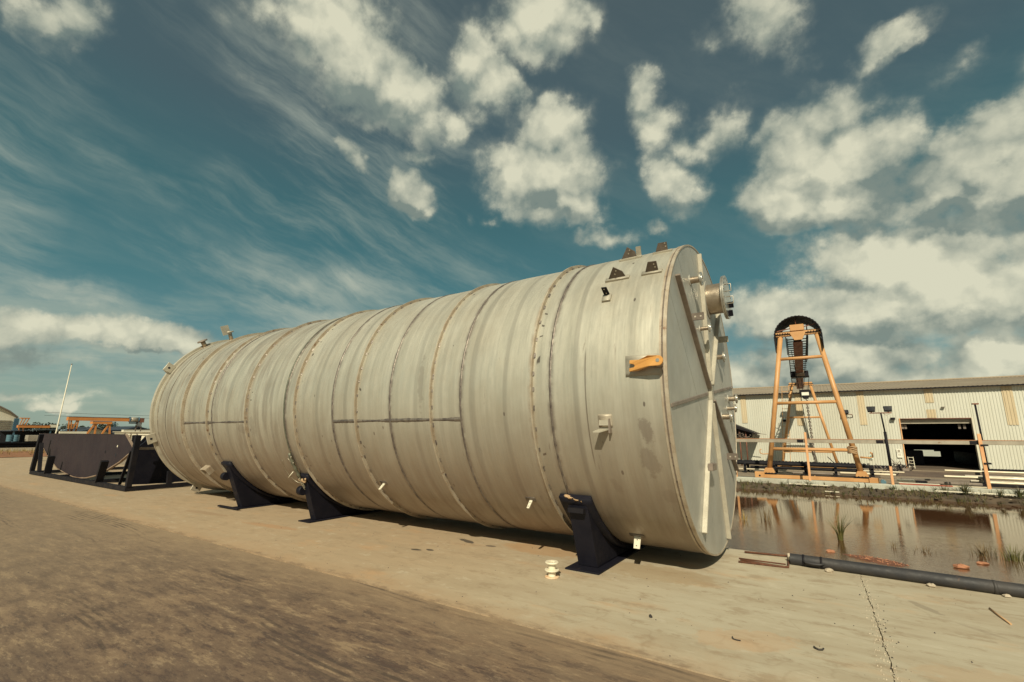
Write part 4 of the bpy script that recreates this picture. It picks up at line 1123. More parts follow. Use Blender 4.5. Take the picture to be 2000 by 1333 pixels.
MB().bar((3.89, FY-.075, -.02), (3.87, FY-.075, 1.66), .085, .06, (0, 1, 0)).build('post', 'post_orange', fe, bevel=.005)

# lamp with two floodlights on the second post
fl = thing('floodlight_pole', 'dark pole with two black floodlights on a rusty crossbar', 'lamp post', (1.60, FY+.02, .5))
MB().tube([(1.605, FY-.075, .60), (1.59, FY-.075, 1.72)], .042, 12).build('lower_pole', 'black_steel', fl, fix=False)
MB().tube([(1.59, FY-.075, 1.72), (1.555, FY-.075, 2.345)], .024, 10).build('upper_pole', 'black_steel', fl, fix=False)
MB().bar((1.245, FY-.075, 2.345), (1.845, FY-.075, 2.345), .035, .035).build('crossbar', 'rust_post', fl)
for x0, x1 in ((1.185, 1.425), (1.640, 1.875)):
    R_ = Euler((-.35, 0, 0)).to_matrix(); c = Vector(((x0+x1)/2, FY-.10, 2.487))
    h_ = MB().prism([(-.12, .085), (.12, .085), (.10, -.085), (-.10, -.085)], lambda a, b, t: c+R_ @ Vector((a, t, b)), -.02, .09).build('floodlight', 'black_paint', fl, bevel=.006)
    MB().prism([(-.095, .062), (.095, .062), (.078, -.062), (-.078, -.062)], lambda a, b, t: c+R_ @ Vector((a, t, b)), -.028, -.0215).build('lamp_glass', 'glass_dark', h_)
    MB().bar((c.x, FY-.06, 2.36), (c.x, FY-.06, 2.41), .05, .03).build('bracket', 'rust_post', h_)
MB().tube([(1.62, FY-.075, 2.33), (1.70, FY-.08, 2.26), (1.77, FY-.08, 2.31)], .008, 6).build('cable', 'wire_metal', fl, fix=False)
# tall thin pole on the third post
tp = thing('sensor_pole', 'thin dark pole with a small rusty head strapped to the thick orange post', 'pole', (3.93, FY, 0))
MB().tube([(3.955, FY+.0, .55), (3.93, FY, 2.56)], .026, 10).build('pole', 'black_steel', tp, fix=False)
MB().bb(3.86, 4.01, FY-.06, FY+.06, 2.56, 2.60).build('head', 'rust_post', tp)
for z in (.77, 1.315): MB().bb(3.86, 4.03, FY-.125, FY+.04, z-.025, z+.025).build('clamp', 'black_steel', tp)

# ------------------------------------------------------------------ gantry crane
cr = thing('gantry_crane', 'tall orange gantry crane with a black hood, standing in the yard behind the water', 'crane', (-.9, 30, 0))
def tubular(name, p, q, r, mat='crane_orange', parent=cr, n=16): return MB().tube([p, q], r, n).build(name, mat, parent, fix=False)
NY = 21.2
def frame(y, base, lt, rt, rl, topz, braces, r):
    (lx, lz), (rx, rz) = base
    def onleg(side, z):
        (bx, bz), (tx, tz) = ((lx, lz), lt) if side == 0 else ((rx, rz), rt)
        f_ = (z-bz)/(tz-bz); return (bx+(tx-bx)*f_, y, z)
    for s_ in (0, 1):
        b_ = base[s_]; t_ = (lt, rt)[s_]
        tubular('leg', (b_[0], y, b_[1]), (t_[0], y, t_[1]), r)
    for z in braces: tubular('brace', onleg(0, z), onleg(1, z), r*.70)
frame(NY, ((-2.06, .20), (.84, .19)), (-1.19, 5.46), (.035, 5.44), 0, 5.5, (1.07, 2.82, 4.545), .088)
# near frame: foot beam, trucks, feet
MB().bb(-2.35, 1.05, NY-.12, NY+.12, -.03, .115).build('foot_beam', 'crane_orange', cr, bevel=.01)
MB().bb(-2.30, -.6, NY-.125, NY+.125, .116, .128).build('beam_flange', 'black_steel', cr)
MB().bb(-.55, 1.05, NY-.125, NY+.125, .116, .128).build('beam_flange', 'black_steel', cr)
tr = MB().bb(-2.56, -2.22, NY-.17, NY+.17, -.04, .19).build('wheel_truck', 'crane_orange', cr, bevel=.01)
MB().tube([(-2.39, NY-.176, .05), (-2.39, NY-.168, .05)], .035, 10).build('axle', 'black_steel', tr)
tr = MB().bb(1.02, 1.30, NY-.17, NY+.17, -.05, .14).build('wheel_truck', 'crane_orange', cr, bevel=.01)
MB().tube([(1.42, NY-.10, .02), (1.42, NY+.10, .02)], .075, 16).build('wheel', 'drum_blue', cr)
for x in (-2.06, .84):
    f2_ = MB().prism([(-.20, 0), (.20, 0), (.17, .10), (.12, .19), (-.12, .19), (-.17, .10)], lambda a, b, t: Vector((x+a, NY+t, .155+b)), -.13, .13).build('foot_block', 'crane_orange', cr, bevel=.01)
    MB().bb(x-.25, x+.25, NY-.15, NY+.15, .129, .155).build('foot_plate', 'black_steel', f2_)
    for b_ in range(5): MB().tube([(x-.20+.1*b_, NY-.13, .156), (x-.20+.1*b_, NY-.13, .18)], .018, 6).build('bolt', 'black_steel', f2_)
# near frame: head beam with bolted flanges, shield plate, motor box
MB().bb(-1.34, .17, NY-.10, NY+.10, 5.44, 5.50).build('head_beam', 'crane_orange', cr)
MB().bb(-1.34, .17, NY-.14, NY+.14, 5.501, 5.525).build('head_flange', 'black_steel', cr)
MB().bb(-1.34, .17, NY-.10, NY+.10, 5.526, 5.60).build('head_beam', 'crane_orange', cr)
for x0 in (-1.28, -.24):
    for b_ in range(5): MB().tube([(x0+.09*b_, NY-.15, 5.505), (x0+.09*b_, NY-.15, 5.56)], .016, 6).build('bolt', 'black_steel', cr)
MB().prism([(-.86, 5.55), (-.32, 5.55), (-.36, 5.44), (-.46, 5.24), (-.72, 5.24), (-.82, 5.44)], lambda a, b, t: Vector((a, NY-.15+t, b)), -.02, .02).build('shield_plate', 'crane_orange', cr)
MB().bb(-.84, -.36, NY-.14, NY+.3, 5.61, 5.86).build('motor_box', 'crane_orange', cr, bevel=.015)
MB().tube([(-.62, NY-.05, 5.86), (-.63, NY-.05, 6.10)], .018, 8).build('mast', 'rust_post', cr)
MB().bar((-1.30, NY-.05, 5.66), (-.84, NY-.05, 5.73), .035, .035).build('tie_bar', 'rust_post', cr)
MB().bar((-.36, NY-.05, 5.76), (.02, NY-.05, 5.83), .035, .035).build('tie_bar', 'rust_post', cr)
MB().bb(-1.32, .14, NY+.1, NY+.55, 5.60, 5.66).build('top_platform', 'black_steel', cr)
# the hood: a ribbed black sheet bent over the head of the frame
HC, HRX, HRZ = -.60, .80, .78
hood = []
N = 40
m = MB(); vs = []
path = [(-1.40, 4.80)]+[(HC-HRX*math.cos(math.pi*i/N), 5.40+HRZ*math.sin(math.pi*i/N)) for i in range(N+1)]+[(.22, 4.88)]
for i, (x, z) in enumerate(path):
    ii = .012 if i % 2 else -.006
    nx_ = x-HC; nz_ = max(z-5.4, 0); L = math.hypot(nx_, nz_); nx_, nz_ = nx_/L, nz_/L
    for y in (NY-.28, NY+1.35): vs += [(x+nx_*ii, y, z+nz_*ii), (x-nx_*.03, y, z-nz_*.03)]
k = len(path)
fs = []
for i in range(k-1):
    a, b = i*4, (i+1)*4
    fs += [(a, b, b+2, a+2), (a+1, a+3, b+3, b+1), (a, a+1, b+1, b), (a+2, b+2, b+3, a+3)]
m.add(vs, fs+[(0, 2, 3, 1), (k*4-4, k*4-3, k*4-1, k*4-2)])
m.build('hood', 'black_steel', cr)
# girder and walkways, running back to the far frame
FYY = 30.2
A0, A1 = Vector((-.625, NY+.15, 5.26)), Vector((-1.045, FYY+.45, 4.17))
MB().bar(A0+Vector((0, 0, .16)), A1+Vector((0, 0, .16)), .27, .40, (0, 0, 1)).build('girder', 'rust_post' if False else 'black_steel', cr)
gl = (A1-A0)
MB().bar(A0+Vector((0, 0, -.055)), A1+Vector((0, 0, -.055)), .33, .025).build('girder_flange', 'rust_post', cr)
for off, nm in ((-.36, 'left'), (.31, 'right')):
    wk = MB()
    wk.bar(A0+Vector((off*1.0, 0, .10)), A0+gl*(.94 if off < 0 else .42)+Vector((off, 0, .10)), .035, .06)
    if off > 0: wk.bar(A0+Vector((off, 0, .10)), A0+gl*.98+Vector((off*.6, 0, .0)), .02, .03)
    wo_ = wk.build('walkway_rail', 'black_steel', cr)
    rung = None; nr = 26 if off < 0 else 20
    for i in range(nr):
        fr = (i+.4)/nr*(.92 if off < 0 else .80); c = A0+gl*fr+Vector((off*.58, 0, .10))
        if rung is None: rung = MB().box((c.x, c.y, c.z), (abs(off)*.86, .05, .03)).build('walkway_rung', 'black_steel', wo_, origin=c)
        else: share('walkway_rung', rung, wo_, c)
for off, f0, f1, z0, z1 in ((-.40, .02, .36, .14, .62), (.36, .0, .40, .1, .66)):
    p0, p1 = A0+gl*f0, A0+gl*f1
    MB().bar(p0+Vector((off, 0, (z0+z1)/2)), p1+Vector((off, 0, (z0+z1)/2)), .02, z1-z0, (0, 0, 1)).build('side_sheet', 'black_steel', cr) if off > 0 else MB().bar(p0+Vector((off, 0, z1*.55)), p1+Vector((off, 0, z1*.55)), .03, .03).build('hand_rail', 'black_steel', cr)
# hoist trolley, ropes and hook block
tc = A0+gl*.62
tr = MB().box(tc+Vector((0, 0, -.05)), (.76, .55, .30)).build('hoist_trolley', 'black_steel', cr, bevel=.02)
MB().tube([tc+Vector((-.15, -.32, -.02)), tc+Vector((.22, -.32, -.02))], .15, 16).build('hoist_drum', 'dull_bar', tr)
hb = Vector((tc.x+.155, tc.y-.15, 3.50))
for dx0, dx1 in ((-.05, -.09), (.30, .10)): MB().tube([tc+Vector((dx0+.1, -.2, -.15)), hb+Vector((dx1, 0, .06))], .012, 6).build('hoist_rope', 'black_steel', cr, fix=False)
blk = MB().prism([(-.25, .17), (-.19, .26), (.19, .26), (.25, .17), (.10, -.19), (-.10, -.19)], lambda a, b, t: hb+Vector((a, t, b)), -.07, .07).build('hook_block', 'black_steel', cr, bevel=.01)
MB().bb(hb.x-.15, hb.x+.15, hb.y-.078, hb.y-.071, hb.z-.02, hb.z+.13).build('block_plate', 'sign_white', blk)
m = MB(); pts = [hb+Vector((0, 0, -.18)), hb+Vector((0, 0, -.24)), hb+Vector((.06, 0, -.26)), hb+Vector((.05, 0, -.34)), hb+Vector((-.02, 0, -.36)), hb+Vector((-.06, 0, -.31))]
m.tube(pts, .022, 8); m.build('hook', 'black_steel', blk, fix=False)
m = MB(); z = hb.z-.36; i = 0
while z > .25:
    c = Vector((hb.x+.02+.06*(1-z/3.4), hb.y, z)); ax = Vector((1, 0, 0)) if i % 2 else Vector((0, 1, 0))
    m.tube([c+Vector((0, 0, .062*math.sin(q_)))+ax*.042*math.cos(q_) for q_ in [2*math.pi*j/8 for j in range(8)]], .020, 5, closed=True)
    z -= .086; i += 1
kind(m.build('hoist_chain', 'grey_steel', cr, fix=False), 'stuff')
MB().tube([A0+gl*.12+Vector((-.25, 0, -.1)), (-.72, 24.5, 1.55), (-.66, 24.6, .75)], .012, 6).build('control_cable', 'black_steel', cr, fix=False)
# far frame
GZ = yard_z(FYY)
frame(FYY, ((-2.27, GZ+.10), (.27, GZ+.10)), (-1.416, 4.25), (-.544, 4.265), 0, 5.5, (.71, 2.52), .070)
MB().bb(-1.577, -.405, FYY-.10, FYY+.10, 4.25, 4.305).build('head_beam', 'crane_orange', cr)
MB().bb(-1.577, -.405, FYY-.115, FYY+.115, 4.306, 4.334).build('head_flange', 'black_steel', cr)
MB().bb(-1.535, -.447, FYY-.10, FYY+.10, 4.335, 4.42).build('head_beam', 'crane_orange', cr)
MB().bb(-2.6, .6, FYY-.11, FYY+.11, GZ-.02, GZ+.12).build('foot_beam', 'crane_orange', cr)
ld = MB(); l0, l1 = (-2.20, FYY-.4, .5), (-1.87, FYY-.4, 4.2)
for dx in (0, .34): ld.bar((l0[0]+dx, l0[1], GZ+.1), (l1[0]+dx*.95, l1[1], l1[2]), .022, .022)
lo = ld.build('ladder', 'crane_orange', cr)
rung = None
for i in range(9):
    fr = (i+.5)/9; c = Vector((l0[0]+(l1[0]-l0[0])*fr+.17, l0[1]-.03, -.05+4.2*fr))
    if rung is None: rung = MB().box(c, (.33, .022, .025)).build('ladder_rung', 'crane_orange', lo, origin=c)
    else: share('ladder_rung', rung, lo, c)
# hooked rope hangers on the near legs
for x, sgn in ((-2.22, -1), (1.12, 1)):
    z = .88 if sgn < 0 else .83
    MB().tube([(x-sgn*.26, NY, z), (x, NY, z-.02), (x+sgn*.10, NY, z+.02), (x+sgn*.10, NY, z+.14), (x+sgn*.04, NY, z+.17)], .03 if sgn > 0 else .018, 8).build('rope_hook', 'crane_orange', cr, fix=False)
kn = MB()
for i in range(5): kn.tube([Vector((.66, NY, .98+.05*i))+Vector((math.cos(q_)*.14, math.sin(q_)*.14, .02*math.sin(2*q_+i))) for q_ in [2*math.pi*j/12 for j in range(12)]], .022, 6, closed=True)
kn.build('rope_coil', 'rope_tan', cr, fix=False)

# ------------------------------------------------------------------ warehouse
WY = 46.0; WZ = -.82; EV = 4.95
wh = thing('warehouse', 'long cream corrugated warehouse with a tan roof and a wide open doorway', 'warehouse', (8, 55, WZ))
X0, X1, DX0, DX1, DZ = -14.0, 34.0, 4.615, 8.555, 2.74
def corrugated(name, mat, x0, x1, z0, z1, y, parent, per=.165, dep=.028):
    m = MB(); vs = []; x = x0; pts = []
    while x < x1-1e-6:
        for fx, dy in ((0, 0), (.42, 0), (.54, -dep), (.88, -dep)):
            if x+fx*per < x1: pts.append((x+fx*per, y+dy))
        x += per
    pts.append((x1, y))
    for px, py in pts: vs += [(px, py, z0), (px, py, z1)]
    m.add(vs, [(2*i, 2*i+2, 2*i+3, 2*i+1) for i in range(len(pts)-1)])
    return m.build(name, mat, parent, fix=False)
corrugated('wall', 'wall_white', X0, DX0-.06, WZ+.12, EV, WY, wh)
corrugated('wall', 'wall_white', DX1+.06, X1, WZ+.12, EV, WY, wh)
corrugated('wall', 'wall_white', DX0-.06, DX1+.06, DZ+.05, EV, WY, wh)
MB().bb(X0, DX0-.06, WY-.02, WY+.2, WZ-.3, WZ+.13).build('plinth', 'black_steel', wh)
MB().bb(DX1+.06, X1, WY-.02, WY+.2, WZ-.3, WZ+.13).build('plinth', 'black_steel', wh)
MB().bb(X0, X0+.1, WY, 64, WZ, EV).build('end_wall', 'wall_white', wh)
MB().bb(X1-.1, X1, WY, 64, WZ, EV).build('end_wall', 'wall_white', wh)
for xa, xb, za in ((-6.2, -5.76, 2.55), (-2.05, -1.56, 2.31), (2.16, 2.62, 2.33), (10.33, 10.88, 2.27)):
    corrugated('skylight_strip', 'strip_tan', xa, xb, za, EV-.02, WY-.040, wh)
corrugated('skylight_strip', 'strip_tan', 6.24, 6.72, 3.92, EV-.02, WY-.040, wh)
corrugated('skylight_strip', 'strip_tan', 6.20, 6.72, DZ+.07, 3.42, WY-.040, wh)
# roof: two corrugated slopes
def slope(name, y0, z0, y1, z1, x0, x1, per=.25, dep=.022):
    m = MB(); pts = []; x = x0
    while x < x1-1e-6:
        for fx, dz_ in ((0, 0), (.5, 0), (.62, dep), (.88, dep)): pts.append((x+fx*per, dz_))
        x += per
    vs = []
    for px, dz_ in pts: vs += [(px, y0, z0+dz_), (px, y1, z1+dz_)]
    m.add(vs, [(2*i, 2*i+2, 2*i+3, 2*i+1) for i in range(len(pts)-1)])
    return m.build(name, 'roof_tan', wh, fix=False)
slope('roof_slope', WY-.35, EV+.06, 55, 6.30, X0-.3, X1+.3)
slope('roof_slope', 64.35, EV+.06, 55, 6.30, X0-.3, X1+.3)
MB().bb(X0-.3, X1+.3, WY-.42, WY-.28, EV-.02, EV+.05).build('gutter', 'black_steel', wh)
MB().bb(X0-.3, X1+.3, 54.8, 55.2, 6.30, 6.40).build('ridge_cap', 'roof_tan', wh)
# doorway
MB().bb(DX0-.06, DX0, WY-.08, WY+.3, WZ, DZ+.05).build('door_jamb', 'post_orange', wh)
MB().bb(DX1, DX1+.06, WY-.08, WY+.3, WZ, DZ+.05).build('door_jamb', 'cream_wall', wh)
MB().bb(DX0, DX1, WY-.08, WY+.3, DZ, DZ+.05).build('door_lintel', 'rust_post', wh)
slat = None
for i in range(3):
    c = Vector(((DX0+DX1)/2, WY+.25, 2.665-.11*i))
    if slat is None: slat = MB().box(c, (DX1-DX0-.02, .05, .104)).build('shutter_slat', 'galvanised', wh, origin=c, bevel=.012)
    else: share('shutter_slat', slat, wh, c)
for x in (4.75, 4.93, 7.95, 8.22): MB().bb(x-.07, x+.07, WY+.5, WY+.56, 2.02, 2.34).build('shutter_bracket', 'grey_steel', wh)
# interior: floor, back wall with its own opening, side shelves
MB().bb(X0+.1, X1-.1, WY, 64, WZ-.3, WZ-.004).build('floor', 'dim_floor', wh)
by = 60.0
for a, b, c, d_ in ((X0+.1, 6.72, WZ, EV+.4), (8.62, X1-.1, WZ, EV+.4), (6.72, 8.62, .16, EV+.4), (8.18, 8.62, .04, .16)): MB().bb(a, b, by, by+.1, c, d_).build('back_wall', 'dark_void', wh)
kind(MB().bb(-14, 40, 50, 100, -.5, -.12).build('pale_yard_slab', 'kerb_concrete'), 'structure')
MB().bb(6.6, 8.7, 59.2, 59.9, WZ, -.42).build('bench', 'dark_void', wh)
MB().bb(4.9, 6.2, 50.5, 51.3, WZ, .35).build('machine', 'black_paint', wh, bevel=.03)
MB().bb(6.4, 8.2, 55, 55.8, WZ, -.36).build('machine', 'black_steel', wh, bevel=.03)
MB().bb(9.2, 11, 50, 58, WZ, .2).build('machine', 'black_steel', wh)
wl_ = tag(MB().bb(4.05, 4.32, WY-.30, WY-.05, 2.70, 2.86).build('wall_lamp', 'black_steel', None, (4.18, WY-.1, 2.78)), 'small dark lamp fixed to the cream wall at the top left of the doorway', 'lamp')
tag(MB().bb(-3.05, -2.6, WY-.35, WY-.05, 2.62, 2.80).build('wall_lamp', 'black_steel', None, (-2.8, WY-.1, 2.7)), 'small dark lamp fixed to the cream wall behind the left leg of the crane', 'lamp')
wx = thing('wall_floodlight', 'black floodlight on a bent orange arm on the cream wall right of the crane', 'lamp', (1.7, WY-.1, 3.0))
MB().box((1.30, WY-.4, 3.34), (.40, .25, .26), Euler((-.3, 0, .1)).to_matrix()).build('lamp_head', 'black_paint', wx, bevel=.01)
MB().tube([(1.25, WY-.3, 3.16), (1.70, WY-.3, 3.14), (1.74, WY-.05, 2.95)], .03, 8).build('lamp_arm', 'rust_post', wx, fix=False)
sg = thing('notice_board', 'white notice board on the wall left of the doorway, with a grey emblem above', 'sign', (4.25, WY-.1, .2))
MB().bb(4.12, 4.42, WY-.12, WY-.07, -.08, .24).build('board', 'sign_white', sg)
MB().bb(4.12, 4.40, WY-.12, WY-.07, .27, .52).build('board', 'sign_white', sg)
MB().tube([(4.26, WY-.13, .40), (4.26, WY-.121, .40)], .085, 18).build('emblem', 'galvanised', sg)
for z in (.14, .04): MB().bb(4.17, 4.36, WY-.13, WY-.121, z, z+.03).build('text_line', 'galvanised', sg)
s2 = thing('round_sign', 'small teal and white sign on the wall between crane and doorway', 'sign', (2.52, WY-.1, -.1))
MB().bb(2.42, 2.64, WY-.12, WY-.07, -.26, .02).build('board', 'sign_white', s2)
MB().tube([(2.53, WY-.13, -.07), (2.53, WY-.121, -.07)], .085, 18).build('disc', 'sign_teal', s2)
MB().bb(2.46, 2.60, WY-.13, WY-.121, -.23, -.19).build('text_line', 'sign_teal', s2)
tag(MB().bb(7.05, 7.25, WY-.25, WY-.05, 3.55, 3.60).build('wall_bracket', 'grey_steel', None, (7.15, WY-.1, 3.57)), 'tiny bracket on the cream wall above the doorway', 'bracket')
ldr = thing('white_ladder', 'white steel ladder frame standing at the left side of the doorway', 'ladder', (4.9, WY-.3, WZ))
for x in (4.72, 5.02): MB().bar((x, WY-.35, WZ), (x-.02, WY-.30, .0), .035, .035).build('ladder_rail', 'white_paint', ldr)
for i in range(4): MB().bb(4.72, 5.02, WY-.355, WY-.32, WZ+.1+.22*i, WZ+.13+.22*i).build('ladder_rung', 'white_paint', ldr)

# warehouse group scaled about the camera eye; moves nearer to match the water reflection
EYE_SCALE = 32/46
def scale_about_eye(root):
    fx, fy, fz = 8, WY, WZ  # pivot and its target lie on the same line through the eye
    root.location = ((root.location.x-fx)*EYE_SCALE+5.565, (root.location.y-fy)*EYE_SCALE+32.0, (root.location.z-fz)*EYE_SCALE-.068)
    WO[root.name] = Vector(root.location)
    done = set(); stack = [root]
    while stack:
        o = stack.pop()
        if o is not root: o.location = o.location*EYE_SCALE
        if o.data is not None and o.data.name not in done:
            done.add(o.data.name); o.data.transform(Matrix.Scale(EYE_SCALE, 4))
        stack += list(o.children)
for root in [o for o in COL.objects if o.parent is None and o.name.split('.')[0] in ('warehouse', 'wall_lamp', 'wall_floodlight', 'notice_board', 'round_sign', 'wall_bracket', 'white_ladder')]: scale_about_eye(root)

# ------------------------------------------------------------------ stores in the yard
def pipe_x(name, x0, x1, y, z, r, mat, label, cat='pipe', group=None, dx=0.0):
    m = MB(); m.tube([(x0, y, z), (x1, y+dx, z)], r, 14, caps=False)
    m.tube([(x0, y, z), (x0+.4, y, z)], r*.86, 14, caps=False)
    for a in (x0, x1): m.lathe([(r*.86, 0), (r, 0)], lambda p, q_, h: Vector((a, y+p+(dx if a == x1 else 0), z+q_)), 14)
    o = m.build(name, mat, None, (x0, y, z), fix=False)
    return tag(o, label, cat, group)
# long rack of black sections behind the crane foot
Y0 = 25.0
rk = thing('section_rack', 'low black steel rack of uprights and shelves behind the foot of the crane', 'rack', (-1, Y0, yard_z(Y0)))
gz = yard_z(Y0)
for i, x in enumerate((-4.6, -3.4, -2.2, -1.0, .1, .92, 1.35)):
    MB().bb(x-.05, x+.05, Y0-.25, Y0-.17, gz, .30).build('upright', 'black_steel', rk)
    MB().bb(x-.05, x+.05, Y0+.75, Y0+.85, gz, .32).build('upright', 'black_steel', rk)
    for z in (.02, .21): MB().bb(x-.04, x+.04, Y0-.25, Y0+.85, z-.025, z+.025).build('crossbar', 'black_steel', rk)
q = random.Random(9)
stock = [(-4.9, 1.0, -.02, .28, .080, 'top black pipe at the front of the rack behind the crane'), (-4.9, .7, .16, .30, .085, 'second black pipe on the top shelf of the rack behind the crane'), (-4.6, 1.2, .36, .30, .075, 'third black pipe on the top shelf of the rack behind the crane'),
         (-4.7, .85, .55, .29, .085, 'rearmost black pipe on the top shelf of the rack behind the crane'), (-3.2, .95, .02, .105, .065, 'black pipe on the middle shelf of the rack, front'), (-2.0, 1.1, .30, .10, .07, 'black pipe on the middle shelf of the rack, rear')]
for x0, x1, dy, z, r, lab in stock: pipe_x('black_stock_pipe', x0, x1, Y0+dy, z+.02, r, 'black_steel', lab, 'pipe', 'black pipes on the yard rack')
pipe_x('pale_stock_pipe', -3.9, -2.3, Y0-.12, .03, .035, 'pipe_pale', 'short pale bar on the lower shelf of the rack near the tank', 'pipe')
pipe_x('grey_stock_pipe', -1.5, 1.6, Y0-.05, -.06, .05, 'grey_steel', 'grey pipe low on the rack between the crane legs', 'pipe')
pipe_x('pale_stock_pipe', .25, 2.1, Y0-.1, .02, .05, 'pipe_pale', 'pale pipe on the rack right behind the right crane leg', 'pipe')
pipe_x('pale_stock_pipe', .35, 2.4, Y0+.1, .12, .03, 'pipe_pale', 'thin pale pipe above the others behind the right crane leg', 'pipe')
m = MB()
for i in range(46):
    x = -4.7+i*.132+q.uniform(-.02, .02); m.bb(x, x+.06, Y0+q.uniform(.1, .6), Y0+.68, .36, .40+q.uniform(0, .02))
kind(m.build('chocks', 'black_steel', rk, fix=False), 'stuff')
# two iron bars leaning on the rack
for i, (x0, z0, x1, z1) in enumerate(((.16, .30, -.14, .66), (.38, .28, .23, .48))):
    tag(MB().bar((x0, Y0+.3, z0), (x1, Y0+.3, z1), .035, .03).build('iron_bar', 'black_steel', None, (x0, Y0+.3, z0)), ('long thin iron bar', 'short thin iron bar')[i]+' leaning up from the rack between the crane legs', 'bar')
# cluttered valves and frames by the wall, right of the crane
q = random.Random(21)
for i, (x, y, lab) in enumerate(((1.62, 26.0, 'tangle of thin pale tubes standing just right of the crane leg'), (2.05, 27.0, 'dark frame with thin rods left of the floodlight pole'), (3.06, 31.0, 'small trolley of thin rods by the wall right of the floodlight pole'), (2.70, 31.2, 'bicycle-like tangle of bars by the wall under the notice board'))):
    g_ = yard_z(y); sc = y/32
    o = thing('tube_frame', lab, 'frame', (x*1, y, g_))
    m = MB()
    for k_ in range(9):
        a = Vector((x+q.uniform(-.22, .22)*sc, y+q.uniform(-.2, .2), g_+q.uniform(.0, .3)*sc)); b_ = a+Vector((q.uniform(-.3, .3)*sc, q.uniform(-.2, .2), q.uniform(.1, .45)*sc))
        m.tube([a, b_], .014*sc, 6)
    m.build('tubes', 'grey_steel', o, fix=False)
    m = MB()
    for k_ in range(3):
        c = Vector((x+q.uniform(-.25, .25)*sc, y-.1, g_+.17*sc)); m.tube([c+Vector((math.cos(t)*.14*sc, 0, math.sin(t)*.14*sc)) for t in [2*math.pi*j/14 for j in range(14)]], .018*sc, 6, closed=True)
    m.build('ring', 'black_steel', o, fix=False)
    MB().bb(x-.2*sc, x+.1*sc, y-.15, y+.2, g_, g_+.14*sc).build('base_box', 'dull_bar', o)
# flat deck and beams in front of the doorway
tag(MB().bb(2.2, 6.9, 26.7, 30.6, -.20, -.135).build('deck_plate', 'brown_deck', None, (4.5, 29, -.2)), 'flat brown steel deck lying on the yard in front of the doorway', 'deck')
beams = [(2.1, 4.55, 23.3, -.02, .05, 'grey_steel', 'grey beam lying on the yard right of the floodlight pole, rear one'), (2.45, 5.2, 22.7, -.045, .045, 'black_steel', 'dark beam lying on the yard below the doorway'),
         (1.86, 2.35, 22.0, .035, .035, 'white_paint', 'short white board just right of the floodlight pole'), (1.86, 2.95, 21.6, -.045, .035, 'white_paint', 'long white board lying above the red beam'),
         (1.84, 3.2, 21.2, -.06, .055, 'red_paint', 'red painted beam lying on the kerb side of the yard'), (3.1, 4.05, 21.4, -.04, .025, 'pipe_pale', 'thin pale batten between the red beam and the pipe stack'), (2.7, 4.1, 22.2, .0, .04, 'dull_bar', 'brown beam lying behind the thin pale batten')]
for x0, x1, y, z, hh, mt, lab in beams:
    tag(MB().bb(x0, x1, y-.09, y+.09, z-hh, z+hh).build('steel_beam', mt, None, (x0, y, z-hh), bevel=.008), lab, 'beam')
# stack of pale pipes at the right
YP = 23.0; gp = yard_z(YP)
ps = thing('pipe_stand', 'dark steel stand with two uprights carrying the pale pipes at the right', 'stand', (4.32, YP, gp))
for x in (4.30, 6.9):
    for dy in (-.35, .65): MB().bb(x-.06, x+.06, YP+dy-.04, YP+dy+.04, gp, .40).build('upright', 'black_steel', ps)
    for z in (-.02, .135): MB().bb(x-.05, x+.05, YP-.35, YP+.65, z-.03, z+.0).build('arm', 'black_steel', ps)
for x0, y, z, r, mt, lab in ((3.40, YP+.45, .345, .040, 'pipe_pale', 'topmost pale pipe of the stack at the right'), (3.28, YP-.1, .172, .046, 'pipe_pale', 'thick bright pipe in the middle of the stack at the right'), (3.9, YP+.35, .18, .05, 'galvanised', 'grey pipe behind the thick bright one in the stack'),
                             (4.22, YP-.15, .02, .038, 'pipe_pale', 'short pipe below the thick bright one in the stack'), (3.26, YP-.3, -.088, .022, 'pipe_pale', 'thin pale pipe lowest in the stack at the right'), (4.0, YP+.2, .03, .045, 'galvanised', 'grey pipe low at the back of the stack')):
    pipe_x('pale_pipe', x0, 12.0, y, z, r, mt, lab, 'pipe', 'pale pipes stacked at the right')
# open shed at the left end of the wall
sh = thing('lean_to_shed', 'dark sloping canopy on two rusty posts against the warehouse wall by the tank', 'shed', (-6.2, 44.3, yard_z(44)))
MB().bar((-7.8, 44.3, 3.05), (-4.9, 44.3, 1.80), 2.2, .09, (0, 0, 1)).build('canopy', 'black_steel', sh) if False else MB().prism([(-7.6, 2.85), (-4.85, 1.66), (-4.85, 1.60), (-7.6, 2.45)], lambda a, b, t: Vector((a, t, b)), 43.3, 45.8).build('canopy', 'black_steel', sh)
MB().prism([(-7.6, 2.44), (-5.4, 1.83), (-5.5, 1.34), (-7.6, 1.30)], lambda a, b, t: Vector((a, t, b)), 45.0, 45.6).build('back_sheet', 'black_steel', sh)
for x in (-7.2, -6.19, -5.72): MB().tube([(x, 43.6, -1.1), (x+.02, 43.6, 2.0)], .055, 8).build('post', 'rust_post', sh, fix=False)
m = MB()
for i in range(26):
    x = q.uniform(-7.0, -4.75); z = q.uniform(1.30, 1.75); m.bar((x, 43.5, z), (x+q.uniform(-.1, .3), 43.5+q.uniform(-.3, .3), z+q.uniform(-.15, .15)), .05, .05)
kind(m.build('hung_scrap', 'grey_steel', sh, fix=False), 'stuff')
tag(MB().bar((-4.95, 43.8, 1.66), (-4.2, 43.8, 1.58), .05, .04).build('long_batten', 'grey_steel', None, (-4.9, 43.8, 1.6)), 'thin batten sticking out from the end of the dark canopy', 'batten')

for root in [o for o in COL.objects if o.parent is None and o.name in ('lean_to_shed', 'long_batten')]: scale_about_eye(root)  # canopy and batten scaled about the camera eye as well

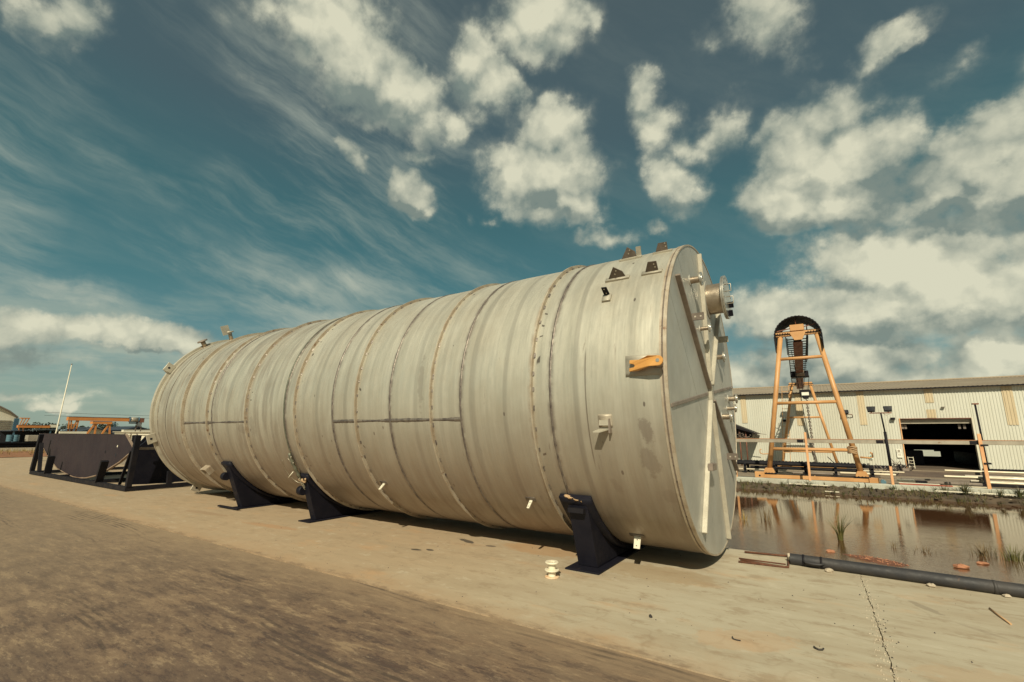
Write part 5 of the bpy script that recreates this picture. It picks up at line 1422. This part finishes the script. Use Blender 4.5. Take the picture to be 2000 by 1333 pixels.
# ------------------------------------------------------------------ plate rack at the left end of the tank
RX0, RX1, RY0, RY1 = -26.45, -16.6, 5.45, 8.6
rc = thing('plate_rack', 'black steel cradle frame holding dark curved plates at the left end of the tank', 'rack', ((RX0+RX1)/2, 7, 0))
for y in (RY0, RY1):
    MB().bb(RX0, RX1, y-.06, y+.06, .015, .135).build('base_beam', 'black_steel', rc)
for x in (RX0+.06, -23.2, -19.9, RX1-.06): MB().bb(x-.06, x+.06, RY0+.062, RY1-.062, .02, .13).build('cross_beam', 'black_steel', rc)
MB().bar((RX0+.05, RY0, .13), (-26.15, RY0+.02, 1.55), .13, .13).build('post', 'black_steel', rc)
MB().bar((-25.55, RY0+.03, .13), (-26.05, RY0+.05, 1.2), .11, .11).build('post', 'black_steel', rc)
MB().bar((-24.35, RY0, .13), (-24.2, RY0, .76), .20, .10).build('stub_post', 'black_steel', rc)
MB().bar((-18.95, RY0, .13), (-18.70, RY0, .77), .19, .10).build('stub_post', 'black_steel', rc)
MB().bar((RX1-.05, RY0+.02, .13), (RX1+.05, RY0+.04, 1.56), .13, .13).build('post', 'black_steel', rc)
MB().bar((RX1-.08, 6.48, .13), (RX1-.08, 6.46, .50), .12, .10).build('stub_post', 'black_steel', rc)
MB().bar((RX1-.1, RY1, .13), (RX1-.1, RY1, 1.5), .14, .14).build('post', 'black_steel', rc)
MB().bar((RX0+.05, RY1, .13), (RX0+.1, RY1, 1.5), .14, .14).build('post', 'black_steel', rc)
MB().bar((-17.5, RY0+.08, .14), (-17.0, RY0+.08, 1.1), .07, .05).build('brace', 'black_steel', rc)
MB().bar((RX1-.1, RY0+.15, 1.18), (RX1-.1, RY1, 1.16), .06, .07).build('top_bar', 'dull_bar', rc)
# the curved plate leaning in the front of the cradle
out = [(-28.0, 1.585), (-18.52, 1.582), (-17.72, 1.17), (-17.75, 1.06)]
ctr = [(-18.6, .72), (-19.62, .42), (-20.5, .21), (-21.4, .085), (-22.1, .045), (-22.7, .045), (-23.5, .11), (-24.2, .19), (-24.75, .26), (-25.5, .46), (-26.3, .70), (-26.9, .93), (-27.45, 1.17)]
cpl = thing('curved_plate', 'big dark half-moon steel plate standing in the black cradle', 'steel plate', (-22.5, 5.8, .05))
def leaf(a, b, t): 
    return Vector((a, 5.79+t+.02*(1-((a+22.8)/5.4)**2), b))
m = MB(); poly = out+ctr
n = len(poly); c0 = (-22.8, 1.0)
for t, flip in ((0, False), (.05, True)):
    vs = []; K = 6
    for i in range(K+1):
        fr = i/K
        for a, b in poly: vs.append(leaf(c0[0]+(a-c0[0])*fr, c0[1]+(b-c0[1])*fr, t+.001))
    m.add(vs, [(i*n+j, i*n+(j+1) % n, (i+1)*n+(j+1) % n, (i+1)*n+j) for i in range(K) for j in range(n)])
m.build('plate_face', 'dark_plate', cpl, fix=False)
m = MB(); vs = []
for a, b in poly: vs += [leaf(a, b, -.012), leaf(a, b, .07)]
m.add(vs, [(2*i, 2*((i+1) % n), 2*((i+1) % n)+1, 2*i+1) for i in range(n)])
m.build('plate_edge', 'plate_edge', cpl, fix=False)
m = MB(); vs = []; ce = [(-17.75, 1.06)]+ctr
for a, b in ce:
    dx, dz_ = a+22.8, b-1.6; L = math.hypot(dx, dz_*3); s_ = .96
    vs += [leaf(a, b, -.013), leaf(a-dx/L*.05, b-dz_*3/L*.035, -.013)]
m.add(vs, [(2*i, 2*i+2, 2*i+3, 2*i+1) for i in range(len(ce)-1)])
m.build('edge_bevel', 'plate_edge', cpl, fix=False)
for a, b, r, mt in ((-19.05, .93, .055, 'dark_void'), (-19.02, 1.20, .035, 'white_paint'), (-20.0, 1.0, .05, 'black_steel')):
    c = leaf(a, b, -.004); MB().tube([c, c+Vector((0, .012, 0))], r, 12).build('lifting_hole', mt, cpl)
# black plates nested behind it, seen end-on beside the tank
for i, (x, dz_) in enumerate(((-16.95, 0), (-17.25, .02))):
    pl = [(5.62, 1.16), (5.70, 1.26), (5.80, 1.36), (5.93, 1.555), (6.3, 1.60), (8.5, 1.58), (8.5, .14), (6.0, .14), (5.62, .16)]
    tag(MB().prism(pl, lambda a, b, t: Vector((t, a, b)), x-.04, x+.04).build('black_plate', 'black_paint', None, (x, 7, .14)), ('black plate closing the right end of the cradle beside the tank', 'black plate tucked behind the end plate of the cradle')[i], 'steel plate')
# white frame behind the cradle
wf = thing('gusset_beam', 'white painted steel beam with triangular gussets behind the black cradle', 'frame', (-31, 10, .0))
MB().bb(-33.2, -25.0, 9.9, 10.1, 1.50, 1.64).build('beam', 'white_paint', wf)
MB().bb(-33.2, -25.0, 9.8, 10.2, 1.641, 1.665).build('beam_flange', 'cream_wall', wf)
for x0, x1, x2 in ((-31.9, -31.1, -31.25), (-29.9, -28.6, -29.75)):
    MB().prism([(x0, 1.50), (x1, 1.50), (x2, 1.0 if x1 > -30 else 1.16)], lambda a, b, t: Vector((a, t, b)), 9.95, 10.05).build('gusset', 'white_paint', wf)
MB().bar((-30.75, 10, 0), (-30.6, 10, 1.5), .22, .12).build('leg', 'cream_wall', wf)
MB().bar((-25.6, 10, 0), (-25.6, 10, 1.5), .22, .12).build('leg', 'cream_wall', wf)
for x in (-31.7, -30.9, -30.1): MB().tube([(x, 9.88, 1.56), (x+.22, 9.86, 1.53)], .02, 6).build('rod', 'dull_bar', wf)

# ------------------------------------------------------------------ far left background
vg = MB(); vs = []; q = random.Random(31); nx, ny = 60, 5
for i in range(nx+1):
    y = -30+i*1.0
    for j in range(ny+1):
        fr = j/ny; vs.append((-44.35-fr*4.5, y, .0+.30*math.sin(math.pi*min(1, fr*1.0))+q.uniform(0, .05)))
kind(vg.add(vs, [(i*(ny+1)+j, i*(ny+1)+j+1, (i+1)*(ny+1)+j+1, (i+1)*(ny+1)+j) for i in range(nx) for j in range(ny)], True).build('grass_verge', 'red_verge', fix=False), 'structure')
m = MB()
for i in range(2600):
    x = -44.9-3.6*q.random()**.7; y = q.uniform(-4, 22); blades(m, (x, y, .12), 3, q.uniform(.25, .50), .2, .016, q, .5)
kind(m.build('verge_grass', 'dry_grass', fix=False), 'stuff')
rock('white_boulder', (-38.0, 8.0, .16), .20, 'white_paint', 'small heap of pale lumps on the slab behind the cradle', 'rubble', .7, 12)
# pipe rack beyond the verge
pr = thing('far_pipe_rack', 'dark low pipe rack beyond the dry grass at the far left', 'rack', (-50, 3, 0))
for x, z in ((-49.0, .62), (-49.0, .80), (-49.6, .70)): MB().tube([(x, -20, z), (x, 12, z)], .11, 10).build('rack_pipe', 'black_steel', pr, fix=False)
for y in (-14, -8, -2, 4, 7.4, 10.4): MB().bb(-49.8, -48.8, y-.1, y+.1, 0, .55).build('rack_leg', 'black_steel', pr)
for i, (y, lab) in enumerate(((8.02, 'blue drum on the far rack at the left edge of the picture'), (8.72, 'blue and white drum second from the left edge'), (9.02, 'blue drum third from the left edge, beside the dark gap'))):
    d_ = MB()
    for sg_ in (((.001, 0), (.19, 0)), ((.19, 0), (.19, .14)), ((.19, .14), (.20, .15)), ((.20, .15), (.19, .16)), ((.19, .16), (.19, .30)), ((.19, .30), (.20, .31)), ((.20, .31), (.19, .32)), ((.19, .32), (.19, .46)), ((.19, .46), (.001, .46))):
        d_.lathe(sg_, lambda a, b, h: Vector((-49.5+a, y+b, .96+h)), 18, True)
    tag(d_.build('blue_drum', 'drum_blue', None, (-49.5, y, .96), fix=False), lab, 'drum', 'drums on the far rack')
bx = thing('grey_crate', 'low grey box with a pale corner post on the far left rack', 'box', (-49.4, 9.8, .92))
MB().bb(-49.8, -49.0, 9.55, 10.55, .95, 1.40).build('body', 'galvanised', bx, bevel=.02)
MB().bb(-49.02, -48.9, 10.60, 10.72, .93, 1.38).build('corner_post', 'white_paint', bx)
cl = thing('scrap_pile', 'dark pile of scrap on the far rack just left of the cradle', 'scrap', (-49.3, 11.2, .9))
m = MB()
for i in range(40):
    a = Vector((-49.5+q.uniform(-.3, .4), 11.2+q.uniform(-.6, .9), .95+q.uniform(0, .45))); m.box(a, (q.uniform(.06, .25),)*3, Euler((q.random(), q.random(), q.random())).to_matrix())
m.build('scrap_pieces', 'black_steel', cl, fix=False)
MB().box((-49.0, 11.1, 1.2), (.1, .14, .12)).build('pale_piece', 'white_paint', cl)
# arched warehouse far left
ah = thing('arched_warehouse', 'pale arched warehouse with dark louvres and a blue corner column at the far left', 'warehouse', (-120, 8, 0))
arc = []
for i in range(25):
    y = -6+27.4*i/24; u = (y-7.7)/13.7; arc.append((y, 4.0+4.4*(1-u*u)**.8 if abs(u) < 1 else 4.0))
MB().prism([(21.3, 0), (-6, 0)]+arc, lambda a, b, t: Vector((-119+t, a, b)), -25, 0).build('gable_wall', 'cream_wall', ah)
m = MB(); vs = []
for y, z in arc: vs += [(-118.4, y, z+.02), (-144.2, y, z+.02), (-118.4, y, z+.22), (-144.2, y, z+.22)]
k = len(arc)
m.add(vs, [(i*4+a, (i+1)*4+a, (i+1)*4+b, i*4+b) for i in range(k-1) for a, b in ((0, 1), (2, 3), (0, 2), (1, 3))])
m.build('arched_roof', 'grey_steel', ah, fix=False)
sl = None
for i in range(8):
    c = Vector((-118.9, 8, 1.25+.32*i))
    if sl is None: sl = MB().box(c, (.12, 25.5, .11)).build('louvre', 'grey_steel', ah, origin=c)
    else: share('louvre', sl, ah, c)
MB().bb(-119.3, -118.6, 21.0, 21.6, 0, 3.95).build('corner_column', 'blue_steel', ah)
lf = thing('open_hangar', 'low dark open shed with a thin grey roof beyond the far rack', 'shed', (-95, 22, 0))
MB().prism([(16.5, 1.72), (24.5, 2.10), (24.5, 2.16), (16.5, 1.80)], lambda a, b, t: Vector((-96+t, a, b)), -6, 2).build('roof', 'navy_roof', lf)
MB().bb(-101, -100.6, 16.5, 24.5, 0, 1.75).build('back_wall', 'dark_void', lf)
for y in (16.8, 20.5, 24.2): MB().bb(-94.3, -94.1, y, y+.15, 0, 1.9).build('post', 'blue_steel', lf)
# three orange gantries
def far_gantry(x, y0, y1, zb, zt, legs, label, w=.30, box=None):
    g = thing('far_gantry', label, 'crane', (x, (y0+y1)/2, 0), 'orange gantries in the far left background')
    MB().bb(x-.5, x+.5, y0, y1, zb, zt).build('girder', 'far_orange', g)
    MB().bb(x-.52, x+.52, y0, y1, zt+.002, zt+.05).build('girder_cap', 'rust_post', g)
    for (ya, za, yb_, zb_) in legs: MB().bar((x+.3, ya, za), (x+.3, yb_, zb_), w, w).build('leg', 'far_orange', g)
    return g
g1 = far_gantry(-108, 19.6, 23.35, 2.28, 2.66, ((19.75, 2.6, 20.0, 3.75), (20.35, 2.6, 20.7, 3.75), (20.0, 2.6, 20.35, 3.75), (20.2, 0, 19.7, 2.3), (20.6, 0, 20.2, 2.3)), 'leftmost orange gantry with a small raised frame beside the arched warehouse', .12)
MB().bb(-108.2, -107.6, 19.7, 20.8, 3.70, 3.86).build('upper_beam', 'far_orange', g1)
MB().bb(-108.3, -107.5, 23.4, 24.15, 2.35, 2.80).build('cab', 'white_paint', g1)
g2 = far_gantry(-96, 22.6, 30.2, 3.35, 3.85, ((22.75, 3.5, 23.0, 0), (23.85, 3.5, 23.65, 0), (23.0, 3.5, 23.4, 0), (23.7, 3.5, 23.2, 1.6)), 'long orange gantry with a pale hoist drum, behind the cradle', .16)
MB().bar((-95.7, 22.95, 2.75), (-95.7, 23.75, 2.80), .12, .12).build('tie', 'far_orange', g2)
hd = MB().tube([(-95.6, 30.2, 3.66), (-95.6, 31.35, 3.62)], .38, 18).build('hoist_drum', 'galvanised', g2)
MB().tube([(-95.6, 30.14, 3.66), (-95.6, 30.28, 3.66)], .43, 18).build('drum_flange', 'blue_steel', hd)
MB().tube([(-95.6, 31.33, 3.62), (-95.6, 31.50, 3.62)], .43, 18).build('drum_flange', 'blue_steel', hd)
MB().bb(-96, -95.2, 30.3, 31.3, 3.0, 3.20).build('hoist_base', 'black_steel', g2)
for i in range(5): MB().bar((-95.5, 31.15+.17*i, 2.5), (-95.5, 31.2+.17*i, 3.9-.1*i), .10, .10).build('frame_bar', 'rust_post' if i % 2 else 'grey_steel', g2)
MB().bb(-95.9, -95.2, 31.5, 32.1, 3.2, 3.9).build('motor', 'rust_post', g2)
for y in (31.2, 31.9): MB().bar((-95.6, y, 0), (-95.6, y, 2.6), .14, .14).build('leg', 'grey_steel', g2)
g3 = far_gantry(-77, 20.45, 22.4, 2.64, 2.92, ((20.75, 2.7, 20.2, 1.5), (20.85, 2.7, 20.88, 1.5), (22.15, 2.7, 21.65, 1.5), (22.2, 2.7, 22.36, 1.5), (20.2, 1.5, 19.6, 0), (20.88, 1.5, 20.9, 0), (21.65, 1.5, 21.2, 0), (22.36, 1.5, 22.5, 0)), 'small bright orange gantry on two splayed pairs of legs above the half-moon plate', .17)
MB().bar((-76.6, 22.75, 2.9), (-76.6, 22.65, 2.3), .10, .14).build('hanging_hook', 'blue_steel', g3)
MB().bar((-76.6, 22.4, 2.86), (-76.6, 22.8, 2.92), .08, .06).build('hook_arm', 'black_steel', g3)
# white mast
ms = thing('white_mast', 'tall thin white mast leaning slightly behind the cradle', 'mast', (-58.5, 13.15, 0))
MB().tube([(-58.53, 12.95, 0), (-58.53, 13.19, 1.7), (-58.49, 13.37, 7.8)], [.065, .055, .035], 12).build('pole', 'white_paint', ms, fix=False)
MB().tube([(-58.49, 13.37, 7.8), (-58.49, 13.38, 7.92)], .045, 8).build('finial', 'dull_bar', ms)
# gabled sheds
def gable(x, ya, ym, yb_, ze, zr, label, wallmat):
    o = thing('gabled_shed', label, 'shed', (x, ym, 0), 'gabled sheds in the far left background')
    MB().prism([(ya+.5, 0), (yb_-.5, 0), (yb_-.5, ze), (ym, zr-.25), (ya+.5, ze)], lambda a, b, t: Vector((x+t, a, b)), -12, -.6).build('gable_wall', wallmat, o)
    for (y0, z0, y1, z1) in ((ya, ze, ym, zr), (ym, zr, yb_, ze)): MB().prism([(y0, z0), (y1, z1), (y1, z1-.30), (y0, z0-.16)], lambda a, b, t: Vector((x+t, a, b)), -12, 0).build('roof_slope', 'navy_roof', o)
gable(-105.5, 26.6, 28.9, 31.3, 1.60, 2.48, 'white shed with a dark gabled roof behind the small orange gantry', 'cream_wall')
gable(-104, 32.3, 34.3, 36.4, 2.05, 2.68, 'shed with a broad dark gable under the hoist drum', 'navy_roof')
lw = tag(MB().bb(-101, -100, 31.0, 36.5, 0, 2.02).build('white_wall', 'cream_wall', None, (-100, 33, 0)), 'long pale wall running behind the white frame', 'wall')
bt = tag(MB().bb(-92, -91.6, 21.0, 24.0, 0, 1.70).build('pink_wall', 'white_paint', None, (-92, 22, 0)), 'low pale wall under the long orange gantry', 'wall')
# dark trees against the horizon
def tree(x, y, hgt, wid, seed, label):
    q = random.Random(seed)
    o = thing('tree', label, 'tree', (x, y, 0), 'trees in the far left background')
    tr_ = MB(); tr_.tube([(x, y, 0), (x, y+.1, hgt*.45)], [.16, .10], 7)
    for i in range(4):
        a = q.uniform(0, 6.3); tr_.tube([(x, y+.1, hgt*.35), (x+math.cos(a)*wid*.3, y+math.sin(a)*wid*.3, hgt*.7)], [.08, .04], 5)
    tr_.build('trunk', 'bark', o, fix=False)
    m = MB()
    lobes = [(q.uniform(-.4, .4)*wid, q.uniform(-.45, .45)*wid, hgt*q.uniform(.55, .82), wid*q.uniform(.16, .30)) for _ in range(7)]
    for lx, ly, lz, lr in lobes:
        for i in range(90):
            d_ = Vector((q.gauss(0, 1), q.gauss(0, 1), q.gauss(0, 1))).normalized()*lr*q.random()**.4; c = Vector((x+lx, y+ly, lz))+Vector((d_.x, d_.y, d_.z*.75))
            s = q.uniform(.10, .24); n_ = Vector((q.gauss(0, 1), q.gauss(0, 1), q.gauss(0, 1))).normalized(); u = n_.orthogonal().normalized(); v = n_.cross(u)
            m.add([c+u*s, c+v*s*.7, c-u*s, c-v*s*.7], [(0, 1, 2, 3)])
    m.build('crown', 'far_leaf', o, fix=False)
for i, (x, y, h_, w_, lab) in enumerate(((-130, 25.6, 3.6, 3.4, 'rounded dark tree under the leftmost gantry'), (-130, 29.6, 3.6, 4.0, 'broad dark tree left of the white mast'), (-130, 27.6, 2.9, 1.5, 'tiny tree between the two dark rounded ones'), (-125, 31.6, 3.1, 2.6, 'brownish tree just right of the white mast'), (-128, 36.3, 3.5, 4.4, 'broad dark tree between the long and the small gantry'), (-128, 33.2, 3.2, 2.2, 'thin tree behind the legs of the long gantry'))):
    tree(x, y, h_, w_, 70+i, lab)
m = MB(); q = random.Random(77)
for i in range(2600):
    y = q.uniform(-60, 80); x = -175+q.uniform(-8, 8); z = abs(q.gauss(0, 1))*.9*(1+.4*math.sin(y*.35))+.2; s = q.uniform(.2, .6)
    n_ = Vector((q.gauss(0, 1), q.gauss(0, 1), q.gauss(0, 1))).normalized(); u = n_.orthogonal().normalized(); v = n_.cross(u); c = Vector((x, y, z))
    m.add([c+u*s, c+v*s*.7, c-u*s, c-v*s*.7], [(0, 1, 2, 3)])
kind(m.build('far_treeline', 'far_leaf', fix=False), 'stuff')
# thin overhead wires
for i, (z0, z1) in enumerate(((5.2, 5.0), (4.6, 4.5))):
    tag(MB().tube([(-120, 25, z0), (-120, 32, z0-.12), (-119, 41, z1)], .025, 5).build('overhead_wire', 'black_steel', None, (-120, 25, z0), fix=False), ('upper', 'lower')[i]+' thin dark wire crossing the sky behind the long gantry', 'wire')
